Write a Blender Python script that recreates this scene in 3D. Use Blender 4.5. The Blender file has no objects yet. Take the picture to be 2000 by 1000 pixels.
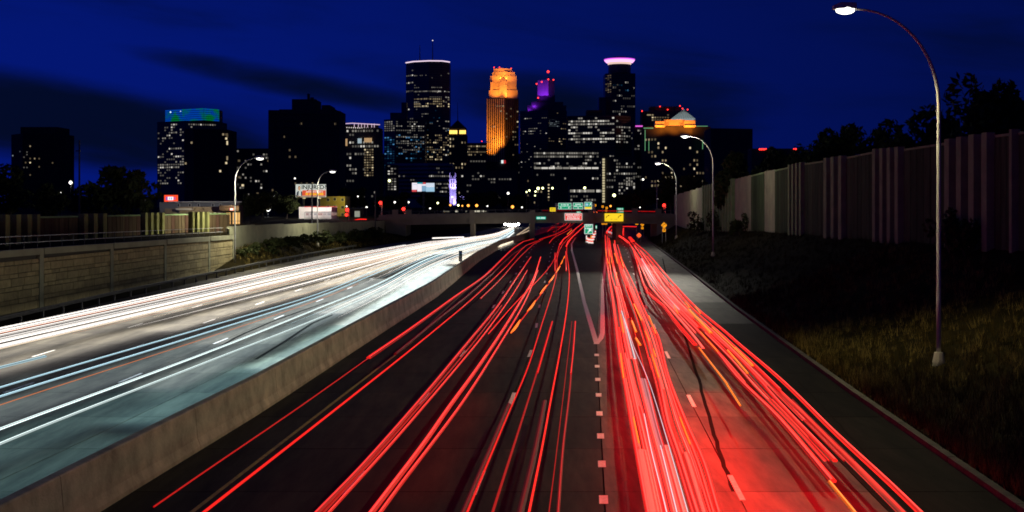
import bpy, math, random
import numpy as np
from mathutils import Vector
random.seed(7); np.random.seed(7)
R = math.radians
sc = bpy.context.scene
col = sc.collection

# ------------------------------------------------------------------ camera
F, H, HY = 2381.0, 8.0, 400.0            # focal length in photo pixels, eye height (m), horizon row
cam_d = bpy.data.cameras.new('camera'); cam = bpy.data.objects.new('camera', cam_d); col.objects.link(cam)
cam.location = (0, 0, H); cam.rotation_euler = (R(90), 0, 0)
cam_d.sensor_width = 36.0; cam_d.lens = 36.0 * F / 2000.0
cam_d.shift_y = -(500 - HY) / 2000.0
cam_d.clip_start = 0.1; cam_d.clip_end = 20000
sc.camera = cam

# ------------------------------------------------------------------ dusk sky
w = bpy.data.worlds.new('World'); sc.world = w; w.use_nodes = True
wt = w.node_tree; wt.nodes.clear()
def wn(t, **k):
    n = wt.nodes.new(t)
    for a, v in k.items(): setattr(n, a, v)
    return n
out = wn('ShaderNodeOutputWorld'); bg = wn('ShaderNodeBackground'); wt.links.new(bg.outputs[0], out.inputs[0])
sky = wn('ShaderNodeTexSky'); sky.sky_type = 'NISHITA'; sky.sun_disc = False
sky.sun_elevation = R(-4.0); sky.sun_rotation = R(-75); sky.altitude = 250; sky.ozone_density = 4.0
tc = wn('ShaderNodeTexCoord')
def mth(op, a, b=None, c=None, clamp=False):
    n = wn('ShaderNodeMath', operation=op); n.use_clamp = clamp
    for i, v in enumerate((a, b, c)):
        if v is None: continue
        if isinstance(v, (int, float)): n.inputs[i].default_value = v
        else: wt.links.new(v, n.inputs[i])
    return n.outputs[0]
sep = wn('ShaderNodeSeparateXYZ'); wt.links.new(tc.outputs['Generated'], sep.inputs[0])
X_, Y_, Z_ = sep.outputs
az = mth('ARCTAN2', X_, Y_)                       # azimuth, 0 straight down the road
el = mth('ARCSINE', Z_)
comb = wn('ShaderNodeCombineXYZ')
wt.links.new(mth('MULTIPLY', az, 3.4), comb.inputs[0]); wt.links.new(mth('MULTIPLY', mth('ADD', el, mth('MULTIPLY', az, 0.11)), 19.0), comb.inputs[1])
cn = wn('ShaderNodeTexNoise'); cn.inputs['Scale'].default_value = 1.05; cn.inputs['Detail'].default_value = 5.5
cn.inputs['Roughness'].default_value = 0.52; cn.inputs['Distortion'].default_value = 0.35
wt.links.new(comb.outputs[0], cn.inputs['Vector'])
# two long evening cloud banks low in the west, plus general stratus
def bank(a0, e0, sa, se, slope):
    da = mth('SUBTRACT', az, a0)
    u = mth('DIVIDE', da, sa)
    v = mth('DIVIDE', mth('SUBTRACT', mth('SUBTRACT', el, e0), mth('MULTIPLY', da, slope)), se)
    r2 = mth('ADD', mth('MULTIPLY', u, u), mth('MULTIPLY', v, v))
    return mth('SUBTRACT', 1.0, r2, clamp=True)
b = mth('MAXIMUM', bank(-0.18, 0.098, 0.15, 0.014, -0.17), bank(-0.40, 0.068, 0.27, 0.042, -0.10))
b = mth('MAXIMUM', b, mth('MULTIPLY', bank(0.13, 0.075, 0.10, 0.05, 0.0), 0.8))
b = mth('MAXIMUM', b, mth('MULTIPLY', bank(0.04, 0.085, 0.11, 0.03, -0.1), 0.8))
cl = mth('ADD', mth('MULTIPLY', b, 0.85), mth('MULTIPLY', mth('SUBTRACT', cn.outputs['Fac'], 0.495), 2.1))
cr = wn('ShaderNodeMapRange'); cr.interpolation_type = 'SMOOTHSTEP'
for i, v in ((1, -0.12), (2, 0.85), (3, 0.0), (4, 1.0)): cr.inputs[i].default_value = v
wt.links.new(cl, cr.inputs[0])
# clear dusk blue: brighter toward where the sun went down, deeper overhead and away from it
side = wn('ShaderNodeMapRange'); side.interpolation_type = 'SMOOTHSTEP'
for i, v in ((1, -0.45), (2, 0.42), (3, 1.0), (4, 0.42)): side.inputs[i].default_value = v
wt.links.new(az, side.inputs[0])
hi = wn('ShaderNodeMapRange')
for i, v in ((1, 0.12), (2, 0.75), (3, 1.0), (4, 0.14)): hi.inputs[i].default_value = v
wt.links.new(el, hi.inputs[0])
lev = mth('MULTIPLY', side.outputs[0], hi.outputs[0])
blue = wn('ShaderNodeMix', data_type='RGBA', blend_type='MIX')
blue.inputs[6].default_value = (0.0006, 0.0022, 0.0080, 1); blue.inputs[7].default_value = (0.0007, 0.0078, 0.165, 1)
wt.links.new(mth('MULTIPLY', lev, 1.0), blue.inputs[0])
cld = wn('ShaderNodeMix', data_type='RGBA', blend_type='MIX')
cld.inputs[7].default_value = (0.0006, 0.0026, 0.0085, 1)
wt.links.new(mth('MULTIPLY', cr.outputs[0], 0.93), cld.inputs[0]); wt.links.new(blue.outputs[2], cld.inputs[6])
addn = wn('ShaderNodeMix', data_type='RGBA', blend_type='ADD'); addn.inputs[0].default_value = 0.02
wt.links.new(cld.outputs[2], addn.inputs[6]); wt.links.new(sky.outputs[0], addn.inputs[7])
wt.links.new(addn.outputs[2], bg.inputs[0]); bg.inputs[1].default_value = 1.0

vs = sc.view_settings; sc.display_settings.display_device = 'sRGB'
vs.view_transform = 'Standard'; vs.look = 'None'; vs.exposure = 0.0; vs.gamma = 1.0; vs.use_curve_mapping = False
cy = sc.cycles
sc.cycles.pixel_filter_type = 'BLACKMAN_HARRIS'; sc.cycles.filter_width = 1.75
cy.use_denoising = True; cy.use_light_tree = True; cy.max_bounces = 4; cy.diffuse_bounces = 2; cy.glossy_bounces = 2
cy.transmission_bounces = 2; cy.sample_clamp_indirect = 4.0; cy.caustics_reflective = False; cy.caustics_refractive = False

# ------------------------------------------------------------------ helpers
def lerp(a, b, t): return a + (b - a) * t
def interp(x, xs, ys):
    return float(np.interp(x, xs, ys))
def extr(x, xs, ys):                       # linear interpolation that goes on past both ends
    if x < xs[0]: return ys[0] + (ys[1] - ys[0]) * (x - xs[0]) / (xs[1] - xs[0])
    if x > xs[-1]: return ys[-1] + (ys[-1] - ys[-2]) * (x - xs[-1]) / (xs[-1] - xs[-2])
    return float(np.interp(x, xs, ys))
def at(px, py, Y): return Vector(((px - 1000) * Y / F, Y, H - (py - HY) * Y / F))
def gnd(px, py, z=0.0):
    Y = F * (H - z) / (py - HY)
    return Vector(((px - 1000) * Y / F, Y, z))
def zat(py, Y): return H - (py - HY) * Y / F

MATS = {}
def mat(name, base=(0.1, 0.1, 0.1), rough=0.7, metal=0.0, emit=None, strength=1.0, noise=None, bump=0.0, bscale=20.0, sample=True, spec=0.5, stretch=(1, 1, 1)):
    if name in MATS: return MATS[name]
    m = bpy.data.materials.new(name); m.use_nodes = True; nt = m.node_tree
    p = nt.nodes['Principled BSDF']
    p.inputs['Base Color'].default_value = (*base, 1); p.inputs['Roughness'].default_value = rough; p.inputs['Metallic'].default_value = metal
    p.inputs['Specular IOR Level'].default_value = spec
    if noise or bump:
        c = nt.nodes.new('ShaderNodeTexCoord'); mp = nt.nodes.new('ShaderNodeMapping'); mp.inputs['Scale'].default_value = stretch
        nt.links.new(c.outputs['Object'], mp.inputs[0])
    if noise:                              # (scale, amount)
        n = nt.nodes.new('ShaderNodeTexNoise'); n.inputs['Scale'].default_value = noise[0]; n.inputs['Detail'].default_value = 6; n.inputs['Roughness'].default_value = 0.65
        nt.links.new(mp.outputs[0], n.inputs['Vector'])
        r = nt.nodes.new('ShaderNodeMapRange'); r.inputs[1].default_value = 0.3; r.inputs[2].default_value = 0.7
        r.inputs[3].default_value = 1 - noise[1]; r.inputs[4].default_value = 1 + noise[1]
        nt.links.new(n.outputs['Fac'], r.inputs[0])
        mx = nt.nodes.new('ShaderNodeVectorMath'); mx.operation = 'SCALE'; mx.inputs[0].default_value = base
        nt.links.new(r.outputs[0], mx.inputs['Scale']); nt.links.new(mx.outputs[0], p.inputs['Base Color'])
    if bump:
        n2 = nt.nodes.new('ShaderNodeTexNoise'); n2.inputs['Scale'].default_value = bscale; n2.inputs['Detail'].default_value = 4
        nt.links.new(mp.outputs[0], n2.inputs['Vector'])
        bn = nt.nodes.new('ShaderNodeBump'); bn.inputs['Strength'].default_value = bump; bn.inputs['Distance'].default_value = 0.05
        nt.links.new(n2.outputs['Fac'], bn.inputs['Height']); nt.links.new(bn.outputs[0], p.inputs['Normal'])
    if emit:
        p.inputs['Emission Color'].default_value = (*emit, 1); p.inputs['Emission Strength'].default_value = strength
    if emit and not sample: m.cycles.emission_sampling = 'NONE'
    MATS[name] = m
    return m

class MB:
    def __init__(s): s.v = []; s.f = []; s.mi = []
    def poly(s, pts, m=0):
        i = len(s.v); s.v += [tuple(p) for p in pts]; s.f.append(tuple(range(i, i + len(pts)))); s.mi.append(m)
    def hexa(s, c, m=0):                   # 8 corners: bottom ring then top ring
        i = len(s.v); s.v += [tuple(p) for p in c]
        for q in ((3, 2, 1, 0), (4, 5, 6, 7), (0, 1, 5, 4), (1, 2, 6, 5), (2, 3, 7, 6), (3, 0, 4, 7)):
            s.f.append(tuple(i + k for k in q)); s.mi.append(m)
    def box(s, x0, x1, y0, y1, z0, z1, m=0):
        s.hexa([(x0, y0, z0), (x1, y0, z0), (x1, y1, z0), (x0, y1, z0), (x0, y0, z1), (x1, y0, z1), (x1, y1, z1), (x0, y1, z1)], m)
    def bar(s, a, b, wd, z0, z1, m=0, side=0.0):   # upright slab along plan segment a-b, width wd
        a = Vector((a[0], a[1])); b = Vector((b[0], b[1])); d = (b - a).normalized(); n = Vector((-d.y, d.x))
        p = [a + n * (wd / 2 + side), b + n * (wd / 2 + side), b - n * (wd / 2 - side), a - n * (wd / 2 - side)]
        p = [p[3], p[2], p[1], p[0]]
        s.hexa([(q.x, q.y, z0) for q in p] + [(q.x, q.y, z1) for q in p], m)
    def prism(s, pts, z0, z1, m=0):        # plan polygon, counter-clockwise
        n = len(pts); i = len(s.v)
        s.v += [(p[0], p[1], z0) for p in pts] + [(p[0], p[1], z1) for p in pts]
        s.f.append(tuple(range(i + n - 1, i - 1, -1))); s.mi.append(m)
        s.f.append(tuple(range(i + n, i + 2 * n))); s.mi.append(m)
        for k in range(n):
            j = (k + 1) % n; s.f.append((i + k, i + j, i + n + j, i + n + k)); s.mi.append(m)
    def sweep(s, path, sec, m=0, cap=True):   # section points (side, up) carried along a near level path
        n = len(sec); i0 = len(s.v); path = [Vector(p) for p in path]
        for k, p in enumerate(path):
            t = (path[min(k + 1, len(path) - 1)] - path[max(k - 1, 0)])
            t = Vector((t.x, t.y, 0)).normalized(); sd = Vector((t.y, -t.x, 0))
            ss = sec[k] if isinstance(sec[0][0], (tuple, list)) else sec
            n = len(ss)
            for (u, v) in ss: s.v.append(tuple(p + sd * u + Vector((0, 0, v))))
        for k in range(len(path) - 1):
            for j in range(n):
                a = i0 + k * n + j; b = i0 + k * n + (j + 1) % n
                s.f.append((a, b, b + n, a + n)); s.mi.append(m)
        if cap:
            s.f.append(tuple(i0 + j for j in range(n - 1, -1, -1))); s.mi.append(m)
            s.f.append(tuple(i0 + (len(path) - 1) * n + j for j in range(n))); s.mi.append(m)
    def tube(s, path, rad, n=8, m=0):
        path = [Vector(p) for p in path]; i0 = len(s.v)
        if not isinstance(rad, (list, tuple)): rad = [rad] * len(path)
        up = Vector((0, 1, 0.02))
        for k, p in enumerate(path):
            t = (path[min(k + 1, len(path) - 1)] - path[max(k - 1, 0)]).normalized()
            a = t.cross(up)
            if a.length < 1e-3: a = t.cross(Vector((1, 0, 0)))
            a.normalize(); b = t.cross(a)
            for j in range(n):
                th = 2 * math.pi * j / n
                s.v.append(tuple(p + (a * math.cos(th) + b * math.sin(th)) * rad[k]))
        for k in range(len(path) - 1):
            for j in range(n):
                a = i0 + k * n + j; b = i0 + k * n + (j + 1) % n
                s.f.append((a, b, b + n, a + n)); s.mi.append(m)
        s.f.append(tuple(i0 + j for j in range(n - 1, -1, -1))); s.mi.append(m)
        s.f.append(tuple(i0 + (len(path) - 1) * n + j for j in range(n))); s.mi.append(m)
    def ball(s, c, r, m=0, nu=8, nv=5, sz=1.0):
        i0 = len(s.v); c = Vector(c)
        for a in range(nv + 1):
            ph = math.pi * a / nv
            for b in range(nu):
                th = 2 * math.pi * b / nu
                s.v.append((c.x + r * math.sin(ph) * math.cos(th), c.y + r * math.sin(ph) * math.sin(th), c.z + r * sz * math.cos(ph)))
        for a in range(nv):
            for b in range(nu):
                q = i0 + a * nu + b; q2 = i0 + a * nu + (b + 1) % nu
                s.f.append((q, q + nu, q2 + nu, q2)); s.mi.append(m)
    def mesh(s, name, mats, smooth=False):
        me = bpy.data.meshes.new(name); me.from_pydata(s.v, [], s.f)
        if not isinstance(mats, (list, tuple)): mats = [mats]
        for x in mats: me.materials.append(x)
        me.polygons.foreach_set('material_index', s.mi)
        if smooth: me.polygons.foreach_set('use_smooth', [True] * len(s.f))
        me.update(); return me
    def build(s, name, mats, parent=None, smooth=False):
        return link(name, s.mesh(name, mats, smooth), parent)
def link(name, me, parent=None):
    o = bpy.data.objects.new(name, me); col.objects.link(o)
    if parent is not None:
        o.parent = parent; o.matrix_parent_inverse = parent.matrix_basis.inverted()
    return o
def tag(o, label=None, cat=None, group=None, kind=None):
    if label: o['label'] = label
    if cat: o['category'] = cat
    if group: o['group'] = group
    if kind: o['kind'] = kind
    return o
def thing(name, loc, label, cat, group=None):
    o = bpy.data.objects.new(name, None); col.objects.link(o); o.location = loc; o.empty_display_size = 0.3
    return tag(o, label, cat, group)
def lamp(kind, loc, energy, color, target=None, size=0.2, angle=150, blend=0.6, parent=None):
    d = bpy.data.lights.new('lamp', kind); d.energy = energy; d.color = color
    d.shadow_soft_size = size
    if kind == 'SPOT': d.spot_size = R(angle); d.spot_blend = blend
    o = bpy.data.objects.new('lamp_light', d); col.objects.link(o); o.location = loc
    dr = Vector(target) - Vector(loc) if target is not None else Vector((0, 0, -1))
    o.rotation_euler = dr.to_track_quat('-Z', 'Y').to_euler()
    if parent is not None: o.parent = parent; o.matrix_parent_inverse = parent.matrix_basis.inverted()
    return o
def ordinal(n):
    W = ['first', 'second', 'third', 'fourth', 'fifth', 'sixth', 'seventh', 'eighth', 'ninth', 'tenth', 'eleventh', 'twelfth', 'thirteenth', 'fourteenth',
         'fifteenth', 'sixteenth', 'seventeenth', 'eighteenth', 'nineteenth', 'twentieth']
    if n < 20: return W[n]
    return 'twenty-' + W[n - 20] if n < 29 else '%dth' % (n + 1)
def catmull(pts, step=10.0):
    P = [np.array(p, float) for p in pts]
    if len(P) == 2:
        n = max(2, int(np.linalg.norm(P[1] - P[0]) / step) + 1)
        return [tuple(P[0] + (P[1] - P[0]) * k / n) for k in range(n + 1)]
    Q = [2 * P[0] - P[1]] + P + [2 * P[-1] - P[-2]]; o = []
    for i in range(1, len(Q) - 2):
        p0, p1, p2, p3 = Q[i - 1:i + 3]
        # centripetal knots keep the curve from looping
        t0 = 0; t1 = t0 + max(np.linalg.norm(p1 - p0), 1e-6) ** .5; t2 = t1 + max(np.linalg.norm(p2 - p1), 1e-6) ** .5; t3 = t2 + max(np.linalg.norm(p3 - p2), 1e-6) ** .5
        n = max(1, int(np.linalg.norm(p2 - p1) / step))
        for k in range(n):
            t = t1 + (t2 - t1) * k / n
            A1 = (t1 - t) / (t1 - t0) * p0 + (t - t0) / (t1 - t0) * p1; A2 = (t2 - t) / (t2 - t1) * p1 + (t - t1) / (t2 - t1) * p2; A3 = (t3 - t) / (t3 - t2) * p2 + (t - t2) / (t3 - t2) * p3
            B1 = (t2 - t) / (t2 - t0) * A1 + (t - t0) / (t2 - t0) * A2; B2 = (t3 - t) / (t3 - t1) * A2 + (t - t1) / (t3 - t1) * A3
            o.append(tuple((t2 - t) / (t2 - t1) * B1 + (t - t1) / (t2 - t1) * B2))
    o.append(tuple(P[-1])); return o

# ------------------------------------------------------------------ materials
asphalt = mat('asphalt', (0.02, 0.02, 0.02), 0.9, spec=0.04, noise=(0.8, 0.35), bump=0.25, bscale=30)
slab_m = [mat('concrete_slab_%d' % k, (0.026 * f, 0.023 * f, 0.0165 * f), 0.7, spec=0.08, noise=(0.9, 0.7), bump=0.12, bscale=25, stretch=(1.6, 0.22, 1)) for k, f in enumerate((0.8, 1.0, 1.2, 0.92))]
slab_r = [mat('lit_concrete_slab_%d' % k, (0.095 * f, 0.088 * f, 0.068 * f), 0.65, spec=0.12, noise=(0.9, 0.6), bump=0.12, bscale=25, stretch=(1.6, 0.22, 1)) for k, f in enumerate((0.8, 1.0, 1.15, 0.92))]  # paler copy of the same concrete, headlight brightness put into its colour
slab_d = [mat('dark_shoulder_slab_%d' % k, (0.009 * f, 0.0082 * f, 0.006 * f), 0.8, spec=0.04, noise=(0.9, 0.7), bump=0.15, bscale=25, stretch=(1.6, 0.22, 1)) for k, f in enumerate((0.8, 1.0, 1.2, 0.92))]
concrete = mat('barrier_concrete', (0.44, 0.40, 0.29), 0.85, noise=(0.8, 0.45), bump=0.25, bscale=12)
wallconc = mat('wall_concrete', (0.27, 0.27, 0.16), 0.9, noise=(0.5, 0.2), bump=0.2, bscale=8)
white_paint = mat('road_paint_white', (0.82, 0.82, 0.80), 0.6, noise=(6, 0.25))
yellow_paint = mat('road_paint_yellow', (0.42, 0.33, 0.06), 0.6, noise=(3, 0.5))
steel = mat('galvanised_steel', (0.40, 0.41, 0.38), 0.5, 0.15, noise=(2, 0.12))
darksteel = mat('dark_steel', (0.06, 0.06, 0.065), 0.6, 0.4, noise=(2, 0.2))
soil = mat('bank_soil', (0.013, 0.010, 0.003), 0.95, spec=0.03, noise=(0.25, 0.5), bump=0.8, bscale=3)
cityground = soil

# ------------------------------------------------------------------ the setting: ground, roads
LW_Y = [0, 88, 136, 152, 160, 200, 300, 400, 560, 640]; LW_X = [-38.5, -37.0, -35.2, -34.8, -36.8, -34.0, -27.5, -18, -4, 0]
GR_Y = [0, 77, 102, 160, 215, 275, 330, 560]; GR_X = [-32.4, -32.4, -32.7, -31.2, -28.2, -21.5, -13, 8]
BA_Y = [0, 31.75, 47.7, 68, 105.8, 173, 232, 289, 420, 560]; BA_X = [-12.9, -10.8, -9.65, -8.6, -6.55, -4.6, -1.8, 3.6, 16, 29]
VL_Y = [0, 33, 65.7, 70, 100, 150, 212, 250, 293, 420, 560]; VL_X = [0.4, 2.5, 4.58, 4.85, 5.9, 8.0, 10.4, 12.2, 15.2, 27, 41]
VR_Y = [0, 33, 65.7, 70, 119, 212, 272, 350, 560]; VR_X = [0.4, 2.5, 4.58, 4.85, 8.5, 16.2, 20.6, 27.5, 48]
CU_Y = [0, 32, 51.5, 95, 150, 212, 272, 350, 560]; CU_X = [11.0, 13.2, 14.3, 17.2, 21.4, 25.9, 30.2, 37.5, 59]
RW_Y = [0, 75, 160, 250, 300, 560]; RW_X = [31.0, 31.5, 33.6, 33.6, 40, 64]
RW_Z = [5.3, 5.25, 4.6, 3.1, 3.6, 4.6]
lw = lambda y: extr(y, LW_Y, LW_X); gr = lambda y: extr(y, GR_Y, GR_X); ba = lambda y: extr(y, BA_Y, BA_X)
vl = lambda y: extr(y, VL_Y, VL_X); vr = lambda y: extr(y, VR_Y, VR_X); cu = lambda y: extr(y, CU_Y, CU_X)
rw = lambda y: extr(y, RW_Y, RW_X); rwz = lambda y: interp(y, RW_Y, RW_Z)
def bank_z(x, y):
    c = cu(y) + 0.5; t = (x - c) / max(0.5, rw(y) - c); t = min(1, max(0, t))
    return 0.10 + (rwz(y) - 0.1) * (t ** 1.25)
def berm_z(x, y):
    a = lw(y); g = gr(y) - 0.8; t = min(1, max(0, (g - x) / max(0.5, g - a)))
    hgt = interp(y, [0, 140, 160, 200, 290, 330], [0.0, 0.0, 2.6, 2.6, 1.6, 0.5])
    return -0.05 + hgt * t
def lift(y):  # the cutting ends and the ground comes up to street level
    return interp(y, [0, 560, 640, 12000], [0, 0, 1, 1])
stations = list(np.arange(-60, 330, 4.0)) + list(np.arange(330, 660, 15)) + [700, 900, 1400, 2500, 5000, 11000]
g = MB(); rows = []
for y in stations:
    yy = min(y, 640); a = lw(yy); gg = gr(yy); c = cu(yy); rwx = rw(yy)
    cols = [(-9000, 4.6), (-900, 4.6), (a - 30, 4.6), (a - 4, 4.6), (a - 0.55, 4.45), (a - 0.3, berm_z(a, yy) - 0.05)]
    for t in (0.3, 0.65, 1.0):
        x = lerp(a - 0.3, gg - 0.8, t); cols.append((x, berm_z(x, yy) + (random.uniform(-.12, .12) if yy > 150 and t < 1 else 0)))
    cols += [(ba(yy) - 1.0, -0.12), (vl(yy), -0.12), (c - 0.2, -0.12), (c + 0.3, -0.12), (c + 0.5, 0.10)]
    for t in (0.08, 0.18, 0.3, 0.42, 0.54, 0.66, 0.78, 0.9, 1.0):
        x = lerp(c + 0.5, rwx, t); cols.append((x, bank_z(x, yy) + random.uniform(-.09, .09)))
    cols += [(rwx + 6, rwz(yy) + .1), (rwx + 60, 5.0), (900, 5.0), (9000, 5.0)]
    L = lift(y)
    rows.append([(x, y, lerp(z, 4.8, L)) for x, z in cols])
n = len(rows[0])
for r_ in rows: g.v += r_
for i in range(len(rows) - 1):
    for j in range(n - 1):
        g.f.append((i * n + j, i * n + j + 1, (i + 1) * n + j + 1, (i + 1) * n + j)); g.mi.append(0)
tag(g.build('ground', soil), kind='structure')

def strip(name, fl, fr, y0, y1, z, m, step=4.0, parent=None):
    q = MB(); ys = list(np.arange(y0, y1, step)) + [y1]
    for i, y in enumerate(ys): q.v += [(fl(y), y, z), (fr(y), y, z)]
    for i in range(len(ys) - 1): q.f.append((2 * i, 2 * i + 1, 2 * i + 3, 2 * i + 2)); q.mi.append(0)
    return q.build(name, m, parent)
Y0, YN, YE = -40.0, 130.0, 575.0     # slabs are laid singly up to YN, one sheet beyond
roads = {}
def make_road(name, fl, fr, mats, edges, ys_off, kind_label):
    base = strip(name, fl, fr, Y0, YE, -0.055, asphalt); tag(base, kind='structure')
    far = strip('pavement_sheet', fl, fr, YN, YE, 0.0, mats[1], parent=base)
    strip('pavement_sheet', fl, fr, Y0, 22.0, 0.0, mats[1], parent=base)
    SL = 6.0
    y = 22.0
    row = 0
    while y < YN - 0.1:
        y1 = min(YN, y + SL)
        for k in range(len(edges) - 1):
            e0, e1 = edges[k], edges[k + 1]; gi = 0.018
            q = MB(); c = []
            for (yy, s) in ((y + gi, 0), (y1 - gi, 0)):
                c.append((e0(yy) + gi, e1(yy) - gi, yy))
            z0, z1 = -0.05, random.uniform(-0.004, 0.0)
            q.hexa([(c[0][0], c[0][2], z0), (c[0][1], c[0][2], z0), (c[1][1], c[1][2], z0), (c[1][0], c[1][2], z0),
                    (c[0][0], c[0][2], z1), (c[0][1], c[0][2], z1), (c[1][1], c[1][2], z1), (c[1][0], c[1][2], z1)])
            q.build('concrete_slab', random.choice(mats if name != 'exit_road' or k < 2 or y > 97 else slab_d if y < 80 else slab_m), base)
        y = y1; row += 1
    roads[name] = base
    return base
# main road (away from us): shoulder, three lanes; exit lanes: two lanes and shoulder; oncoming road
rd_main = make_road('main_road', lambda y: ba(y) - 0.1, vl, slab_m, [lambda y: ba(y) + 0.05, lambda y: max(ba(y) + 1.2, vl(y) - 10.8), lambda y: vl(y) - 7.2, lambda y: vl(y) - 3.6, lambda y: vl(y)], 0, '')
rd_exit = make_road('exit_road', vr, cu, slab_r, [lambda y: vr(y) + .01, lambda y: vr(y) + 3.7, lambda y: vr(y) + 7.4, lambda y: cu(y)], 0, '')
ol = lambda y: gr(y) - 0.7
onf = [(lambda k: (lambda y: lerp(ol(y), ba(y) - 0.7, k / 6.0)))(k) for k in range(7)]
rd_on = make_road('oncoming_road', ol, lambda y: ba(y) - 0.7, slab_r, onf, 0, '')
gore = strip('gore_area', vl, vr, 70.5, YE, -0.002, slab_m[0]); tag(gore, kind='structure')

# painted markings, each dash a sheet of its own
def mark(path, wd, z, m, parent, name):
    q = MB(); n_ = len(path)
    for i, p in enumerate(path):
        q.v += [(p[0] - wd / 2, p[1], z), (p[0] + wd / 2, p[1], z)]
    for i in range(n_ - 1): q.f.append((2 * i, 2 * i + 1, 2 * i + 3, 2 * i + 2)); q.mi.append(0)
    return q.build(name, m, parent)
def dashes(f, y0, pitch, length, y1, wd, parent):
    y = y0
    while y < y1:
        mark([(f(y), y), (f(y + length), y + length)], wd, 0.006, white_paint, parent, 'lane_dash'); y += pitch
dashes(lambda y: vl(y) - 3.6, 33.6, 15.24, 3.05, 280, 0.16, rd_main)
dashes(lambda y: vl(y) - 7.2, 33.6, 15.24, 3.05, 280, 0.16, rd_main)
dashes(lambda y: vr(y) + 3.75, 33.0, 15.24, 3.05, 280, 0.16, rd_exit)
for k in range(4): dashes(onf[k + 1], 30.6 + 3 * k, 15.24, 3.05, 200, 0.13, rd_on)
y = 32.6
for k in range(8):                                           # short wide dashes that lead into the gore
    mark([(vl(y) - .02, y), (vl(y + .95) - .02, y + .95)], 0.24, 0.006, white_paint, rd_main, 'gore_dash'); y += 4.55
ysv = list(np.arange(70, 300, 3.0))
mark([(vl(y) + 0.02, y) for y in ysv], 0.30, 0.008, white_paint, gore, 'gore_line')
mark([(vr(y) - 0.02 + 0.36 * (y > 70) * min(1, (y - 70) / 4), y) for y in ysv], 0.30, 0.011, white_paint, gore, 'gore_line')
mark([(vl(y) - 10.75, y) for y in np.arange(20, 280, 3.0)], 0.13, 0.005, yellow_paint, rd_main, 'edge_line')
mark([(cu(y) - 3.1, y) for y in np.arange(20, 60, 3.0)], 0.10, 0.005, mat('worn_paint', (0.12, 0.12, 0.11), .7, noise=(2, .6)), rd_exit, 'edge_line')
mark([(ba(y) - 2.2, y) for y in np.arange(20, 280, 3.0)], 0.12, 0.005, yellow_paint, rd_on, 'edge_line')
# cracks sealed with tar wandering along the exit lane and the oncoming road
tar = mat('tar_seal', (0.009, 0.009, 0.008), 0.9, spec=0.03)
def seal(pts, wd, parent):
    p = [gnd(*q) for q in catmull(pts, 12)]
    mark([(v.x + random.uniform(-.03, .03), v.y) for v in p], wd, 0.005, tar, parent, 'tar_seal')
seal([(1432, 960), (1395, 850), (1358, 720), (1338, 660), (1300, 530), (1294, 505)], 0.14, rd_exit)
seal([(500, 702), (560, 665), (610, 632), (650, 615)], 0.2, rd_on)
seal([(405, 690), (470, 655), (540, 625), (640, 590)], 0.2, rd_on)
for pts, wd in (([(1600, 860), (1560, 800), (1500, 730), (1440, 660)], .06), ([(1700, 900), (1640, 830), (1560, 745)], .05)): seal(pts, wd, rd_exit)
# kerb along the exit lane: lengths of kerb stone
kerb = thing('kerb', (cu(60), 60, 0), 'low concrete kerb between the exit lanes and the grass bank', 'kerb')
kb = [(-0.16, -0.1), (-0.14, 0.13), (-0.02, 0.15), (0.16, 0.15), (0.16, -0.1)]
y = 8.0
while y < 300:
    q = MB(); q.sweep([(cu(t) + 0.2, t, 0) for t in np.linspace(y + .03, y + 5.97, 4)], [(-u, v) for u, v in kb][::-1]); q.build('kerb_length', mat('kerb_concrete', (.06, .055, .04), .9, noise=(1.5, .5), bump=.3, bscale=10), kerb); y += 6.0

# median barrier, cast in lengths
bar = thing('median_barrier', (ba(60), 60, 0), 'long tan concrete safety barrier between the red and the white light trails', 'barrier')
bs = [(-0.36, -0.1), (-0.36, 0.08), (-0.26, 0.34), (-0.17, 1.30), (-0.13, 1.34), (0.13, 1.34), (0.17, 1.30), (0.26, 0.34), (0.36, 0.08), (0.36, -0.1)]
y = -30.0
while y < 420:
    q = MB(); q.sweep([(ba(t) - 0.36, t, 0) for t in np.linspace(y + .012, y + 9.988, 6)], bs[::-1]); q.build('barrier_length', concrete, bar); y += 10

# guard rail beside the oncoming road
gd = thing('guard_rail', (gr(90), 90, 0), 'low steel guard rail along the foot of the block retaining wall', 'guard rail')
rs = [(0.0, 0.42), (0.06, 0.48), (0.0, 0.55), (0.06, 0.62), (0.0, 0.70), (-0.03, 0.70), (-0.03, 0.42)]
q = MB(); q.sweep([(gr(t) - .45, t, 0.1) for t in np.arange(20, 222, 4.0)], rs[::-1]); q.build('rail', mat('weathered_rail', (.11, .11, .10), .7, .3, noise=(1, .3)), gd)
pm = MB(); pm.box(-.06, .06, -.08, .08, -.2, .78); pme = pm.mesh('post', darksteel)
for t in np.arange(22, 222, 4.0):
    o = link('post', pme, gd); o.location = (gr(t) - .58 - gd.location.x, t - gd.location.y, 0); o.matrix_parent_inverse.identity()

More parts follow.
